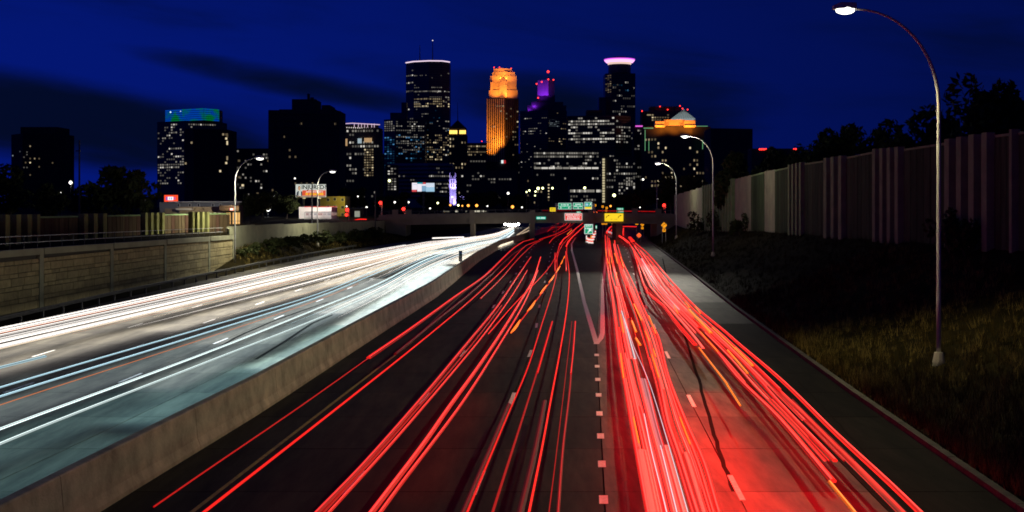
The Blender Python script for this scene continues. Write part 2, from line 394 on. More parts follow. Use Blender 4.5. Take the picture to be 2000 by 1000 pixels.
# ------------------------------------------------------------------ light trails: solid luminous bars where lamps passed
red_hot = mat('tail_light_hot', (0, 0, 0), emit=(1, 0.017, 0.011), strength=1.5)
red = mat('tail_light', (0, 0, 0), emit=(1, 0.013, 0.009), strength=0.95)
red_pink = mat('tail_light_pink', (0, 0, 0), emit=(1, 0.075, 0.055), strength=1.6)
red_dim = mat('tail_light_dim', (0, 0, 0), emit=(1, 0.01, 0.008), strength=0.42)
red_dark = mat('tail_light_dark', (0, 0, 0), emit=(1, 0.01, 0.012), strength=0.12)
amber = mat('indicator_amber', (0, 0, 0), emit=(1, 0.17, 0.008), strength=1.6)
white_l = mat('head_light_white', (0, 0, 0), emit=(1, 0.93, 0.86), strength=1.8)
warm_l = mat('head_light_warm', (0, 0, 0), emit=(1, 0.74, 0.48), strength=1.15)
cyan_l = mat('head_light_cool', (0, 0, 0), emit=(0.58, 0.88, 1.0), strength=1.5)
pale_l = mat('head_light_pale', (0, 0, 0), emit=(0.80, 0.96, 0.94), strength=1.35)
orange_l = mat('side_light_orange', (0, 0, 0), emit=(1, 0.25, 0.05), strength=0.75)
grey_l = mat('body_light_grey', (0, 0, 0), emit=(1, 0.72, 0.75), strength=0.75)
def variants(m):     # brighter and duller strands of the same lamp colour
    if m.name + '_b' in MATS: return [m, MATS[m.name + '_b'], MATS[m.name + '_d'], MATS[m.name + '_e']]
    p = m.node_tree.nodes['Principled BSDF']; e = tuple(p.inputs['Emission Color'].default_value)[:3]; st = p.inputs['Emission Strength'].default_value
    eb = tuple(min(1, c + .022) for c in e) if e[1] < .2 else e
    return [m, mat(m.name + '_b', (0, 0, 0), emit=eb, strength=st * 1.5), mat(m.name + '_d', (0, 0, 0), emit=e, strength=st * .42), mat(m.name + '_e', (0, 0, 0), emit=e, strength=st * .16)]
def trail(name, label, group, pts, z, rw_, rh_, m, step=14.0, cat='light trail', taper=False, fade=0.0):
    p3 = [gnd(a, b_, z) for a, b_ in catmull(pts, step)]; k = len(p3)
    ns = 1 if rw_ < .035 else (3 if rw_ < .09 else (5 if rw_ < .16 else 7))
    if ns == 1: sec = [(math.cos(t) * rw_, math.sin(t) * rh_) for t in np.linspace(0, 2 * math.pi, 7)[:-1]]
    else:      # a flat-bellied bar whose top is a row of strands
        sec = [(lerp(-rw_, rw_, u / ns), rh_ * (.25 + .75 * math.sin(math.pi * u / ns))) for u in range(ns + 1)] + [(rw_ * .8, -rh_ * .5), (-rw_ * .8, -rh_ * .5)]
        sec = sec[::-1]
    f = [1.0] * k
    if fade:
        L = 0; tot = sum((p3[i + 1] - p3[i]).length for i in range(k - 1))
        for i in range(k):
            if i: L += (p3[i] - p3[i - 1]).length
            f[i] = min(1, .06 + L / (fade * tot))
    q = MB(); q.sweep(p3, [[(u * f[i], v * f[i]) for u, v in sec] for i in range(k)])
    if ns > 1:
        n_ = len(sec); rnd = random.Random(int(pts[0][0] * 31 + pts[-1][1] * 7)); pick = [0 if abs(c_ - n_ / 2) < 1 else rnd.choices([0, 1, 2], [.42, .26, .32])[0] for c_ in range(n_)]
        if ns > 3: pick[n_ - 2] = pick[n_ - ns - 1] = 3
        else: pick[n_ - 2] = pick[n_ - 4] = 2; pick[n_ - 3] = 1
        pick[n_ - 1] = 2
        q.mi = [pick[i % n_] if i < n_ * (k - 1) else 0 for i in range(len(q.f))]
        return tag(q.build(name, variants(m)), label, cat, group)
    return tag(q.build(name, m), label, cat, group)

# --- oncoming road, white and cool trails
GX = [-160, 0, 400, 624, 740, 836, 916, 975, 1004]
GA = [673, 641, 557, 509, 487, 471, 463, 453, 441]
GB = [722, 684, 589, 535, 507, 483, 468, 456, 443]
GC = [808, 757, 640, 573, 526, 491, 474, 463, 447]
GD = [900, 838, 690, 601, 553, 505, 480, 468, 450]
GE = [940, 867, 709, 621, 569, 515, 485, 472, 453]
GF = [1070, 968, 772, 657, 592, 536, 497, 478, 456]
ONT = []
def guide(t):     # t: 0 A .. 5 F
    k = min(4, int(t)); f = t - k; G = [GA, GB, GC, GD, GE, GF]
    return [lerp(G[k][i], G[k + 1][i], f) for i in range(len(GX))]
def on_trail(i, t, x0, x1, z, r1, r2, m, what, lab):
    gy = guide(t)
    xs = [x for x in GX if x0 < x < x1]; xs = [x0] + xs + [x1]
    pts = [(x, interp(x, GX, gy)) for x in xs]
    ONT.append(trail('headlight_trail', lab, 'headlight trails on the oncoming road', pts, z, r1 * (.85 if t < 1.9 else .66), r2 * .7, m, fade=(.3 if x0 > -100 else 0)))
ONW = []
for k, (t, x0, x1, r1, m) in enumerate([
    (0.00, -160, 792, .09, 'w'), (0.10, -160, 850, .07, 'w'), (0.22, -160, 1004, .07, 'o'), (0.34, -160, 1004, .13, 'w'), (0.47, -160, 1002, .08, 'w'),
    (0.58, -160, 1004, .12, 'w'), (0.70, 60, 1004, .07, 'y'), (0.80, -160, 1004, .13, 'w'), (0.92, -160, 1002, .09, 'y'), (1.02, 140, 1004, .08, 'o'),
    (1.12, 300, 1004, .11, 'y'), (1.25, 420, 1004, .12, 'w'), (1.36, 470, 1004, .08, 'w'), (1.48, 560, 1004, .08, 'y'), (1.62, 640, 1004, .07, 'w'), (1.75, 730, 1004, .08, 'w'),
    (2.00, -160, 1004, .075, 'c'), (2.22, -160, 1004, .085, 'c'), (2.42, -160, 700, .025, 'o'), (2.55, 700, 1004, .07, 'w'), (2.72, 800, 1004, .07, 'c'),
    (3.00, -160, 1004, .085, 'p'), (3.42, 560, 1004, .07, 'c'), (4.00, -160, 1004, .085, 'p'), (4.22, 700, 1004, .08, 'w'), (4.48, 660, 1004, .10, 'w'), (4.70, 760, 1004, .08, 'w')]):
    M = {'w': (white_l, 'white'), 'y': (warm_l, 'warm white'), 'o': (orange_l, 'thin orange'), 'c': (cyan_l, 'icy blue'), 'p': (pale_l, 'pale mint white')}[m]
    on_trail(k, t, x0, x1, 0.66 + 0.05 * (k % 3), r1, r1 * 0.72, M[0], M[1], '%s headlight trail on the oncoming road, %s from the guard rail' % (M[1], ordinal(k)))
fr2 = random.Random(5)
for k in range(22):
    t_ = fr2.choice([fr2.uniform(.02, 1.3), fr2.uniform(.02, 1.3), fr2.uniform(1.3, 2.0), fr2.uniform(2.3, 4.9)]); x0 = -160 if t_ < 1.25 and fr2.random() < .6 else fr2.uniform(200, 760) if t_ < 2 else fr2.uniform(600, 820)
    M = fr2.choice([(white_l, 'white'), (white_l, 'white'), (warm_l, 'warm white'), (pale_l, 'pale mint white')] if t_ < 2.3 else [(cyan_l, 'icy blue'), (pale_l, 'pale mint white'), (white_l, 'white')])
    on_trail(k, t_, x0, fr2.choice([1004, 1004, 930, 860]), .6 + .3 * fr2.random(), fr2.uniform(.035, .07), .04, M[0], M[1], 'fine %s headlight trail among the thicker ones, %s of the fine trails' % (M[1], ordinal(k)))
trail('headlight_trail', 'short thick white headlight streak crowning the bend before the overpass', None, [(846, 465.5), (905, 463.5)], 0.9, .30, .16, white_l)
trail('headlight_trail', 'short smeared icy headlight streak near the picture edge, between the white and icy trails', None, [(-60, 733), (88, 696)], 0.66, .10, .06, cyan_l)
for k, p in enumerate([[(1010, 459), (1033, 444)], [(1004, 463), (1036, 449)], [(1000, 466), (1036, 456)]]):
    trail('headlight_trail', 'warm headlight streak seen past the overpass pier, %s from the top' % ordinal(k), None, p, 0.6, .14, .12, warm_l, step=6)
hc = thing('headlight_cluster', gnd(1000, 443, 0), 'dazzling cluster of oncoming headlights under the overpass', 'headlights')
for (dx, dz) in ((-1.3, 0.7), (-0.6, .72), (.5, .7), (1.2, .68), (-2.4, .9), (2.2, .9)):
    q = MB(); c_ = gnd(1000, 443, 0.0); q.ball((c_.x + dx, c_.y - 14, dz + .25), 0.42, nu=10, nv=6); q.build('headlight', mat('headlight_glare', (0, 0, 0), emit=(1, .95, .88), strength=30), hc)

# --- main road, red trails
RG = 'tail light trails on the main road'
main_trails = [
 ('broad red trail along the median side, ending abruptly beside the barrier', [(1042, 467), (1022, 472), (1004, 484), (978, 509), (948, 538), (887, 581), (800, 644), (720, 699)], .75, .17, .10, 'R'),
 ('hair-thin dim red trail running on from the broad median-side trail', [(720, 699), (640, 756), (560, 812), (400, 921), (300, 990)], .75, .030, .03, 'D'),
 ('dark red band beside the broad median-side trail', [(1046, 470), (1004, 495), (961, 535), (910, 580), (850, 628), (772, 692)], .75, .13, .08, 'K'),
 ('thin red trail that hugs the yellow edge line down to the bottom corner', [(1052, 470), (1028, 479), (990, 519), (924, 582), (850, 644), (781, 700), (610, 835), (400, 999), (300, 1078)], .8, .045, .05, 'R'),
 ('red trail that stops halfway beside the yellow-edge trail', [(1060, 468), (1044, 476), (1012, 506), (978, 545), (939, 583)], .75, .07, .06, 'R'),
 ('upper edge of the paired red trails over the dashed lane line, middle lane side', [(1037, 502), (1003, 552), (972, 598), (905, 680), (834, 766), (706, 912), (619, 1002), (560, 1065)], .8, .11, .08, 'R'),
 ('lower edge of the paired red trails over the dashed lane line', [(1030, 528), (1001, 576), (948, 650), (914, 692), (850, 768), (760, 872), (640, 1004), (585, 1065)], .7, .06, .05, 'H'),
 ('dark red filling between the paired red trails on the lane line', [(980, 596), (930, 662), (842, 767), (733, 892), (629, 1004)], .72, .05, .04, 'D'),
 ('long bright red trail in the middle lane, starting high up the lane', [(1056, 502), (1042, 545), (1020, 583), (977, 653), (929, 724), (876, 797), (828, 866), (725, 1002), (675, 1068)], .8, .12, .08, 'H'),
 ('second bright red trail in the middle lane, close beside the first', [(1051, 528), (1025, 590), (969, 684), (902, 788), (780, 950), (742, 1002), (695, 1065)], .72, .075, .06, 'H'),
 ('thin red trail that weaves across the middle lane trails', [(1102, 465), (1093, 480), (1085, 502), (1068, 528), (1044, 554), (1008, 590), (954, 652)], .9, .028, .03, 'H'),
 ('slim red trail curving beside the second dashed lane line to the bottom edge', [(1102, 466), (1093, 476), (1088, 496), (1088, 528), (1082, 557), (1058, 634), (1030, 720), (991, 812), (950, 910), (912, 1002), (885, 1068)], .8, .045, .05, 'R'),
 ('dark red sheet beside the slim curving trail near the bottom edge', [(994, 789), (960, 870), (904, 1002), (875, 1070)], .78, .10, .05, 'K'),
 ('slender red trail curving nearest the gore in the outer lane', [(1116, 466), (1107, 480), (1112, 535), (1109, 588), (1095, 680), (1078, 770), (1058, 878), (1033, 1002), (1020, 1068)], .8, .042, .05, 'H'),
 ('wide dark red sheet beside the slender outer-lane trail', [(1064, 783), (1045, 880), (1016, 1002), (1000, 1068)], .78, .13, .05, 'K'),
 ('dull red trail starting short in the outer lane, beside the slim curving trail', [(1078, 628), (1062, 682), (1049, 726), (1017, 828), (966, 988), (945, 1055)], .8, .05, .04, 'D'),
 ('brighter top of the dull red trail in the outer lane', [(1079, 628), (1064, 680), (1050, 728)], .84, .05, .05, 'R'),
 ('dull red trail starting short in the outer lane, nearest the gore dashes', [(1123, 628), (1119, 684), (1112, 770), (1100, 872), (1090, 1002), (1085, 1060)], .8, .06, .05, 'D'),
 ('brighter top of the dull trail nearest the gore dashes', [(1124, 628), (1120, 684), (1115, 730)], .85, .055, .05, 'R'),
 ('faint inner red line beside the dull trail nearest the gore dashes', [(1117, 628), (1104, 740), (1085, 900), (1072, 1002)], .8, .02, .03, 'D'),
 ('short upright red dash far up the outer lane, first of two', [(1084, 494), (1084, 529)], .8, .10, .08, 'R'),
 ('short upright red dash far up the outer lane, second of two', [(1105, 491), (1106, 529)], .8, .10, .08, 'R'),
 ('red trail sweeping out from under the overpass toward the median', [(1109, 434), (1104, 440), (1097, 443), (1085, 444), (1060, 446), (1047, 451)], .8, .18, .16, 'R'),
 ('red trail from under the overpass feeding the median-side trails', [(1115, 434), (1112, 440), (1105, 447), (1095, 453), (1085, 458), (1070, 463), (1054, 468)], .8, .14, .13, 'R'),
 ('red trail from under the overpass feeding the slim curving trail', [(1141, 434), (1125, 446), (1112, 459), (1101, 467), (1094, 477)], .8, .15, .14, 'H'),
 ('red trail from under the overpass feeding the outer-lane trail', [(1149, 434), (1130, 452), (1118, 463), (1109, 473), (1106, 481)], .8, .15, .14, 'H'),
 ('red trail from under the overpass ending in a hook in the middle lane', [(1117, 446), (1100, 455), (1085, 462), (1078, 468), (1073, 475)], .8, .10, .10, 'R'),
 ('small red trail slanting out beneath the green street sign, first of three', [(1095, 434), (1088, 438), (1074, 448), (1070, 452)], .8, .10, .10, 'R'),
 ('small red trail slanting out beneath the green street sign, second of three', [(1103, 434), (1100, 440), (1090, 449), (1081, 453)], .8, .10, .10, 'R'),
 ('small red trail slanting out beneath the green street sign, third of three', [(1124, 434), (1112, 443), (1098, 452)], .8, .09, .09, 'R'),
 ('red trail strand crossing between the curving trails below the overpass', [(1122, 452), (1110, 466), (1100, 476), (1092, 490), (1086, 512)], .7, .07, .07, 'R'),
 ('orange red glint where trails bunch below the overpass', [(1108, 458), (1117, 449)], .9, .12, .10, 'A'),
]
TM = {'R': red, 'H': red_hot, 'D': red_dim, 'K': red_dark, 'A': amber, 'P': red_pink, 'G': grey_l, 'W': white_l}
MAINT = []
for lab, pts, z, a, b_, m in main_trails: MAINT.append(trail('taillight_trail', lab, RG, pts, z, a * (.66 if min(p[1] for p in pts) > 440 else 1), b_ * .8, TM[m]))
beads = [((1008, 638), 998, 650, 1016, 625, .085), ((1039, 598), 1030, 608, 1046, 587, .085), ((1061, 566), 1055, 574, 1068, 557, .085), ((1078, 545), 1072, 551, 1083, 537, .08), ((1090, 526), 1086, 532, 1094, 520, .08), ((1097, 513), 1095, 516, 1099, 508, .08), ((1102, 503), 1100, 506, 1103, 500, .07)]
it = thing('indicator_trail', gnd(1050, 580, 0), 'beaded amber indicator trail blinking across the lanes', 'light trail')
q = MB(); q.sweep([gnd(a, b_, .8) for a, b_ in catmull([(1000, 649), (1039, 598), (1078, 545), (1102, 503)], 10)], [(.02, -.02), (.02, .02), (-.02, .02), (-.02, -.02)]); q.build('thread', red, it)
for c_, x0, y0_, x1, y1_, r in beads:
    P_ = [gnd(a, b_, .8) for a, b_ in catmull([(x0, y0_), c_, (x1, y1_)], 4)]; k = len(P_); q = MB()
    q.sweep(P_, [[(math.cos(t) * r * f, math.sin(t) * r * f) for t in np.linspace(0, 2 * math.pi, 7)[:-1]] for f in [0.3 + 0.7 * math.sin(math.pi * (i + .5) / k) for i in range(k)]]); q.build('bead', amber, it)

# --- exit lanes, dense red trails
EG = 'tail light trails in the exit lanes'
S1 = [(1182, 459), (1183, 488), (1190, 544), (1199, 604), (1212, 708), (1219, 744), (1237, 846), (1266, 1002), (1280, 1070)]
S2 = [(1186, 462), (1194, 539), (1204, 573), (1215, 643), (1235, 734), (1258, 820), (1284, 922), (1302, 1002), (1318, 1070)]
S3 = [(1200, 470), (1209, 516), (1230, 568), (1254, 625), (1272, 687), (1290, 752), (1305, 826), (1326, 888), (1362, 1002), (1385, 1070)]
S4 = [(1206, 478), (1215, 508), (1238, 557), (1264, 617), (1285, 656), (1305, 735), (1340, 826), (1375, 905), (1404, 1002), (1428, 1070)]
S5 = [(1209, 461), (1225, 470), (1236, 486), (1244, 512), (1264, 570), (1295, 596), (1319, 628), (1358, 673)]
S6 = [(1225, 470), (1240, 490), (1256, 516), (1282, 557), (1316, 598), (1365, 648), (1402, 688), (1440, 736), (1523, 818), (1627, 940)]
S7 = [(1232, 472), (1262, 500), (1295, 545), (1340, 600), (1400, 662), (1440, 697), (1530, 795), (1631, 900)]
S8 = [(1240, 474), (1262, 492), (1285, 518), (1321, 560), (1360, 601), (1420, 651), (1440, 669), (1530, 746), (1634, 848), (1742, 948), (1800, 1004), (1860, 1062)]
S10 = [(1391, 640), (1450, 694), (1505, 748), (1602, 841), (1678, 917), (1764, 1004), (1820, 1062)]
def mix2(A, B, t, y0, y1):     # a trail between two others, over a stretch of the road
    ya = np.array([p[1] for p in A]); xa = np.array([p[0] for p in A]); yb = np.array([p[1] for p in B]); xb = np.array([p[0] for p in B])
    ys = [y0] + [v for v in (480, 500, 530, 560, 600, 650, 700, 760, 830, 900, 1000) if y0 < v < y1] + [y1]
    return [(lerp(float(np.interp(v, ya, xa)), float(np.interp(v, yb, xb)), t), v) for v in ys]
ex = [('outermost red trail of the exit lanes, along the gore side', S1, .75, .10, .08, 'H'), ('bright red trail second from the gore in the exit lanes', S2, .8, .10, .08, 'H'),
      ('bright red trail up the middle of the inner exit lane', S3, .8, .12, .09, 'H'), ('red trail along the dashed line between the exit lanes', S4, .75, .09, .08, 'H'),
      ('red trail that ends beside the tar seam in the outer exit lane', S5, .8, .16, .10, 'H'), ('thick red trail ending in the outer exit lane near the shoulder', S6, .85, .13, .09, 'H'),
      ('red trail between the two thick trails of the outer exit lane', S7, .8, .10, .08, 'H'), ('long red trail nearest the shoulder, running to the bottom corner', S8, .9, .10, .09, 'H'),
      ('wide hatched red ribbon inside the shoulder-side trail', S10, .8, .17, .06, 'R')]
EXT = []
for lab, pts, z, a, b_, m in ex: EXT.append(trail('taillight_trail', lab, EG, pts, z, a * .72, b_ * .8, TM[m], step=16))
more = [(S1, S2, .25, 470, 1060, .03, 'R'), (S1, S2, .5, 640, 1060, .05, 'H'), (S1, S2, .72, 690, 1060, .04, 'P'), (S1, S2, .35, 880, 1060, .16, 'P'), (S2, S3, .25, 560, 1060, .035, 'P'),
        (S2, S3, .45, 880, 1060, .10, 'P'), (S2, S3, .62, 872, 1060, .11, 'P'), (S2, S3, .85, 700, 1060, .05, 'H'), (S2, S3, .12, 560, 700, .08, 'P'), (S3, S4, .2, 500, 1060, .05, 'H'), (S3, S4, .5, 560, 1060, .05, 'P'),
        (S3, S4, .75, 640, 1060, .05, 'H'), (S3, S4, .35, 886, 1060, .10, 'P'), (S3, S4, .6, 760, 1060, .035, 'H'), (S1, S3, .5, 470, 620, .09, 'H'), (S2, S4, .6, 476, 560, .10, 'P'), (S1, S4, .3, 465, 560, .08, 'H'), (S1, S4, .8, 470, 600, .10, 'H'),
        (S5, S6, .4, 480, 680, .10, 'P'), (S5, S8, .45, 480, 640, .12, 'H'), (S5, S8, .62, 490, 620, .12, 'P'), (S6, S8, .3, 500, 700, .08, 'H'), (S6, S8, .55, 520, 820, .06, 'P'), (S6, S8, .75, 500, 700, .07, 'H'), (S6, S7, .5, 650, 900, .04, 'P'), (S7, S8, .3, 690, 900, .03, 'D'), (S5, S6, .7, 500, 650, .05, 'P'), (S7, S8, .55, 560, 760, .05, 'H')]
for k, (A, B, t, y0, y1, r, m) in enumerate(more):
    ends = {True: 'down to the bottom edge', False: 'stopping part of the way'}[y1 > 1000]
    trail('taillight_trail', '%s red trail in the exit lanes, %s, %s of the fill-ins' % ({'H': 'bright', 'P': 'pinkish', 'R': 'narrow', 'D': 'dim'}[m], ends, ordinal(k)), EG, mix2(A, B, t, y0, y1), .62 + .05 * (k % 7), r, min(r, .06) * .8, TM[m], step=18)
fr_ = random.Random(77)
for k in range(44):
    A, B = ((S1, S2), (S2, S3), (S3, S4), (S6, S7), (S7, S8), (S5, S6), (S1, S2), (S3, S4))[k % 8]; y0 = fr_.choice([490, 520, 560, 620, 700, 780]); y1 = y0 + fr_.uniform(60, 420)
    y1 = min(y1, 1060, A[-1][1], B[-1][1]); m_ = fr_.choice('HHPPRD')
    if y1 - y0 < 25: continue
    trail('taillight_trail', 'hairline %s red trail in the exit lanes, %s of the hairlines' % ({'H': 'bright', 'P': 'pinkish', 'R': 'plain', 'D': 'dim'}[m_], ordinal(k)), EG, mix2(A, B, fr_.uniform(.05, .95), y0, y1), .5 + .5 * fr_.random(), fr_.uniform(.012, .03), .018, TM[m_], step=22)
wl = [('thin white line threading the pink trails, gore side', [(1258, 808), (1270, 870), (1302, 1000), (1312, 1050)], .012), ('thin white line threading the pink trails, middle', [(1220, 622), (1238, 677), (1266, 742), (1305, 866), (1344, 1002), (1358, 1050)], .011),
      ('short white line low in the pink trails', [(1290, 870), (1322, 1000), (1334, 1050)], .013), ('pale white smear at the head of the inner exit lane', [(1214, 608), (1226, 650), (1240, 700)], .06)]
for lab, pts, r in wl: trail('body_light_trail', lab, EG, pts, 1.05, r, r, mat('body_glint', (0, 0, 0), emit=(1, .86, .95), strength=.9) if r < .05 else grey_l)
trail('body_light_trail', 'broad pale pink smear between the red trails of the outer exit lane', EG, [(1252, 505), (1275, 545), (1326, 606)], .85, .30, .05, mat('smear', (0, 0, 0), emit=(1, .42, .45), strength=.75))
trail('body_light_trail', 'grey pink band low in the inner exit lane', EG, mix2(S2, S3, .35, 740, 1060), .5, .20, .03, mat('smear2', (0, 0, 0), emit=(1, .36, .40), strength=.42))
for k, (x0, y0_, x1, y1_, r) in enumerate([(1212, 614, 1218, 650, .07), (1238, 594, 1253, 625, .14), (1234, 627, 1242, 648, .16), (1242, 661, 1250, 674, .16), (1260, 646, 1269, 666, .07), (1267, 617, 1281, 651, .09), (1212, 690, 1218, 738, .06), (1276, 682, 1281, 697, .06),
        (1273, 692, 1287, 737, .06), (1316, 596, 1324, 612, .10), (1338, 590, 1346, 600, .2), (1358, 599, 1368, 612, .10), (1391, 640, 1436, 682, .10), (1345, 605, 1388, 650, .26), (1368, 648, 1402, 687, .06), (1421, 684, 1460, 729, .10), (1237, 815, 1248, 865, .05), (1328, 815, 1348, 867, .045),
        (1365, 679, 1420, 750, .08), (1420, 751, 1446, 792, .07), (1620, 941, 1672, 1004, .10), (1436, 680, 1470, 714, .12), (1183, 488, 1184, 500, .12), (1190, 487, 1191, 500, .12), (1186, 505, 1188, 514, .14), (1212, 502, 1218, 522, .12), (1203, 502, 1206, 514, .14), (1200, 495, 1202, 500, .2), (1194, 500, 1195, 514, .1), (1190, 512, 1192, 524, .1), (1205, 532, 1203, 545, .07)]):
    trail('indicator_streak', 'amber indicator streak in the exit lanes, %s down the road from the overpass side' % ordinal(k), 'amber indicator streaks in the exit lanes', [(x0, y0_), (x1, y1_)], .98, r * .48, min(r * .4, .05), amber, step=20)
for k, (lab, pts, a, b_, m) in enumerate([
    ('red trail curling around the far pier of the exit lanes', [(1185, 455), (1191, 445), (1200, 441), (1212, 440)], .3, .22, 'H'), ('flat red trail lying across the exit under the overpass', [(1198, 444), (1220, 442.5), (1243, 443)], .25, .18, 'H'),
    ('upright red trail beside the pier, gore side', [(1207, 441), (1207.5, 450), (1208, 459), (1218, 466), (1228, 474)], .25, .2, 'H'), ('upright red trail beside the pier, shoulder side', [(1218, 446), (1217, 459)], .2, .2, 'H'),
    ('red glow blob on the far outer exit lane', [(1230, 464), (1236, 471)], .4, .24, 'H'), ('white pink smear crossing the far exit lane', [(1186, 452), (1196, 456), (1203, 459)], .35, .2, 'G'), ('red trail inside the curl of the exit lanes', [(1192, 456), (1197, 446), (1206, 443)], .16, .14, 'H')]):
    trail('taillight_trail', lab, EG, pts, .8, a, b_, TM[m], step=4)

def added_wash(pa, pb, z, wd, e, parent, c=(1, .008, .004)):  # added unseen area strip at a trail, floods the road below
    A, B = gnd(*pa, z), gnd(*pb, z); d = bpy.data.lights.new('lamp', 'AREA'); d.shape = 'RECTANGLE'; d.size = wd; d.size_y = (B - A).length; d.energy = e * .42 * (B - A).length; d.color = c
    o = bpy.data.objects.new('lamp_light', d); col.objects.link(o); o.location = (A + B) / 2; v = B - A; o.rotation_euler = (0, 0, math.atan2(v.y, v.x) - math.pi / 2)
    o.parent = parent; o.matrix_parent_inverse = parent.matrix_basis.inverted(); return o
for tr, pa, pb, e in ((EXT[1], (1300, 1000), (1240, 750), 26), (EXT[1], (1238, 745), (1206, 590), 12), (EXT[3], (1404, 1000), (1310, 745), 18), (EXT[5], (1600, 1040), (1480, 860), 12), (EXT[5], (1440, 800), (1380, 720), 9), (EXT[3], (1300, 735), (1262, 615), 8), (EXT[5], (1560, 1060), (1420, 800), 24), (EXT[5], (1480, 1000), (1395, 800), 26), (EXT[5], (1395, 800), (1365, 730), 9), (EXT[7], (1700, 950), (1500, 750), 9), (EXT[3], (1500, 1060), (1430, 900), 20), (EXT[5], (1365, 648), (1282, 557), 10), (EXT[2], (1250, 620), (1210, 520), 10), (MAINT[8], (800, 905), (930, 722), 2.5)):
    added_wash(pa, pb, .95, 1.0, e * 3.4, tr)
# added area strips flood the road in place of headlight beams
COOL, WHT = (.42, .86, 1), (1, .93, .84)
for k, pa, pb, e, c_, wd in ((23, (690, 620), (870, 512), 20, (.75, .93, 1), 2.2), (23, (520, 700), (690, 620), 11, (.6, .92, 1), 2.2), (23, (250, 800), (520, 690), 3.5, COOL, 2.4), (23, (-100, 960), (250, 820), 1.8, COOL, 2.4), (21, (300, 735), (640, 598), 5, (.7, .9, 1), 2.0), (17, (-80, 800), (400, 655), 3.5, (.7, .88, 1), 2.6), (17, (400, 655), (740, 535), 7, (.85, .95, 1), 2.6), (21, (-80, 875), (300, 735), 2.0, COOL, 2.4), (21, (640, 598), (880, 500), 14, (.85, .95, 1), 2.2), (10, (300, 630), (640, 545), 12, WHT, 2.4), (10, (640, 545), (860, 482), 16, WHT, 2.4), (10, (-80, 715), (300, 625), 7, WHT, 2.2), (4, (-80, 690), (300, 600), 6, WHT, 2.0), (4, (300, 598), (800, 484), 10, WHT, 2.2), (16, (870, 490), (985, 462), 26, WHT, 4.0), (23, (880, 508), (990, 470), 26, WHT, 3.0)):
    added_wash(pa, pb, .5, wd, e * 6.5, ONT[k], c_)
# ------------------------------------------------------------------ street lamps
lens_m = mat('lamp_lens', (0, 0, 0), emit=(1, 0.97, 0.86), strength=3.5, sample=False)
def street_lamp(base, head, label, power, color=(1, .95, .78), lit=True, group='tall highway lamps', big=1.0, aim=None, cone=160, blend=.6, spill=0):
    base = Vector(base); head = Vector(head); t = thing('street_lamp', base, label, 'street lamp', group)
    hz = head.z - base.z; dx = head.x - base.x; dy = head.y - base.y
    path = []
    bend = min(abs(dx) * 1.15, hz * .4)
    for k in range(5): path.append(base + Vector((0, 0, (hz - bend) * k / 4)))
    for k in range(1, 13):
        a = math.pi / 2 * k / 12
        path.append(base + Vector((dx * (1 - math.cos(a)), dy * (1 - math.cos(a)), hz - bend + bend * math.sin(a))))
    q = MB(); q.tube(path, [lerp(.105, .045, k / (len(path) - 1)) for k in range(len(path))], 10); q.build('pole', steel, t, True)
    q = MB(); q.tube([base + Vector((0, 0, -.5)), base + Vector((0, 0, .12)), base + Vector((0, 0, .55))], [.3, .28, .19], 10); q.build('base', concrete if big > .9 else steel, t)
    d = Vector((dx, dy, 0)).normalized(); s = Vector((-d.y, d.x, 0)); q = MB()
    pf = [(0, .07 * big, .10 * big), (.48 - .28 * big, .17 * big, .17 * big), (.48 + .15 * big, .2 * big, .18 * big), (.48 + .34 * big, .12 * big, .10 * big)]
    ring = []
    for (u, w_, h_) in pf:
        c_ = head + d * u
        ring.append([c_ + s * w_, c_ + s * w_ * .7 + Vector((0, 0, h_)), c_ - s * w_ * .7 + Vector((0, 0, h_)), c_ - s * w_])
    i0 = 0
    for rg in ring: q.v += [tuple(p) for p in rg]
    for k in range(3):
        for j in range(4):
            a = k * 4 + j; b_ = k * 4 + (j + 1) % 4; q.f.append((a, b_, b_ + 4, a + 4)); q.mi.append(0)
    q.f += [(3, 2, 1, 0), (12, 13, 14, 15)]; q.mi += [0, 0]
    hd = q.build('lamp_head', steel, t)
    q = MB(); c0 = head + d * .48 - Vector((0, 0, .04)); q.ball((0, 0, 0), .21 * big, nu=16, nv=10, sz=.55); q.v = [tuple(c0 + d * (x * 1.25) + s * y + Vector((0, 0, z))) for x, y, z in q.v]
    q.build('lens', lens_m if lit else darksteel, hd)
    if lit: lamp('SPOT', head + d * .48 - Vector((0, 0, .05 + .3 * big)), power, color, size=.15, angle=cone, blend=blend, parent=t, target=aim)
    if spill: lamp('POINT', head + d * .48 - Vector((0, 0, .45 * big)), spill, color, size=.2, parent=t)
    return t
street_lamp((18.9, 54.0, bank_z(18.9, 54.0) - .05), at(1672, 18, 54.0), 'tall curved steel highway lamp standing alone on the grass bank, burning white', 5600, color=(1, .88, .5), big=1.6, aim=(9, 47, 0), cone=165, blend=.4)
street_lamp((26.4, 160, bank_z(26.4, 160) - .05), at(1345, 266, 160), 'curved highway lamp before the pale end of the noise wall on the bank', 30000, big=1.7, aim=(3, 120, 0), cone=56, blend=1.0, spill=1500)
street_lamp((31.0, 230, bank_z(31, 230) - .05), at(1290, 319, 230), 'curved highway lamp close to the overpass abutment on the bank side', 4000, big=1.9, aim=(18, 212, 0), cone=100, blend=1.0, spill=1800)
street_lamp(at(1283, 425, 330), at(1276, 357, 330), 'unlit curved lamp post rising behind the overpass', 0, lit=False)
street_lamp((-34.1, 150, 0.0), at(500, 309, 150), 'curved highway lamp at the end of the block retaining wall', 13000, big=1.7)
street_lamp((-31.9, 200, berm_z(-31.9, 200) - .05), at(644, 335, 200), 'curved highway lamp on the planted berm, in front of the lawyer billboard', 8000, big=1.7)

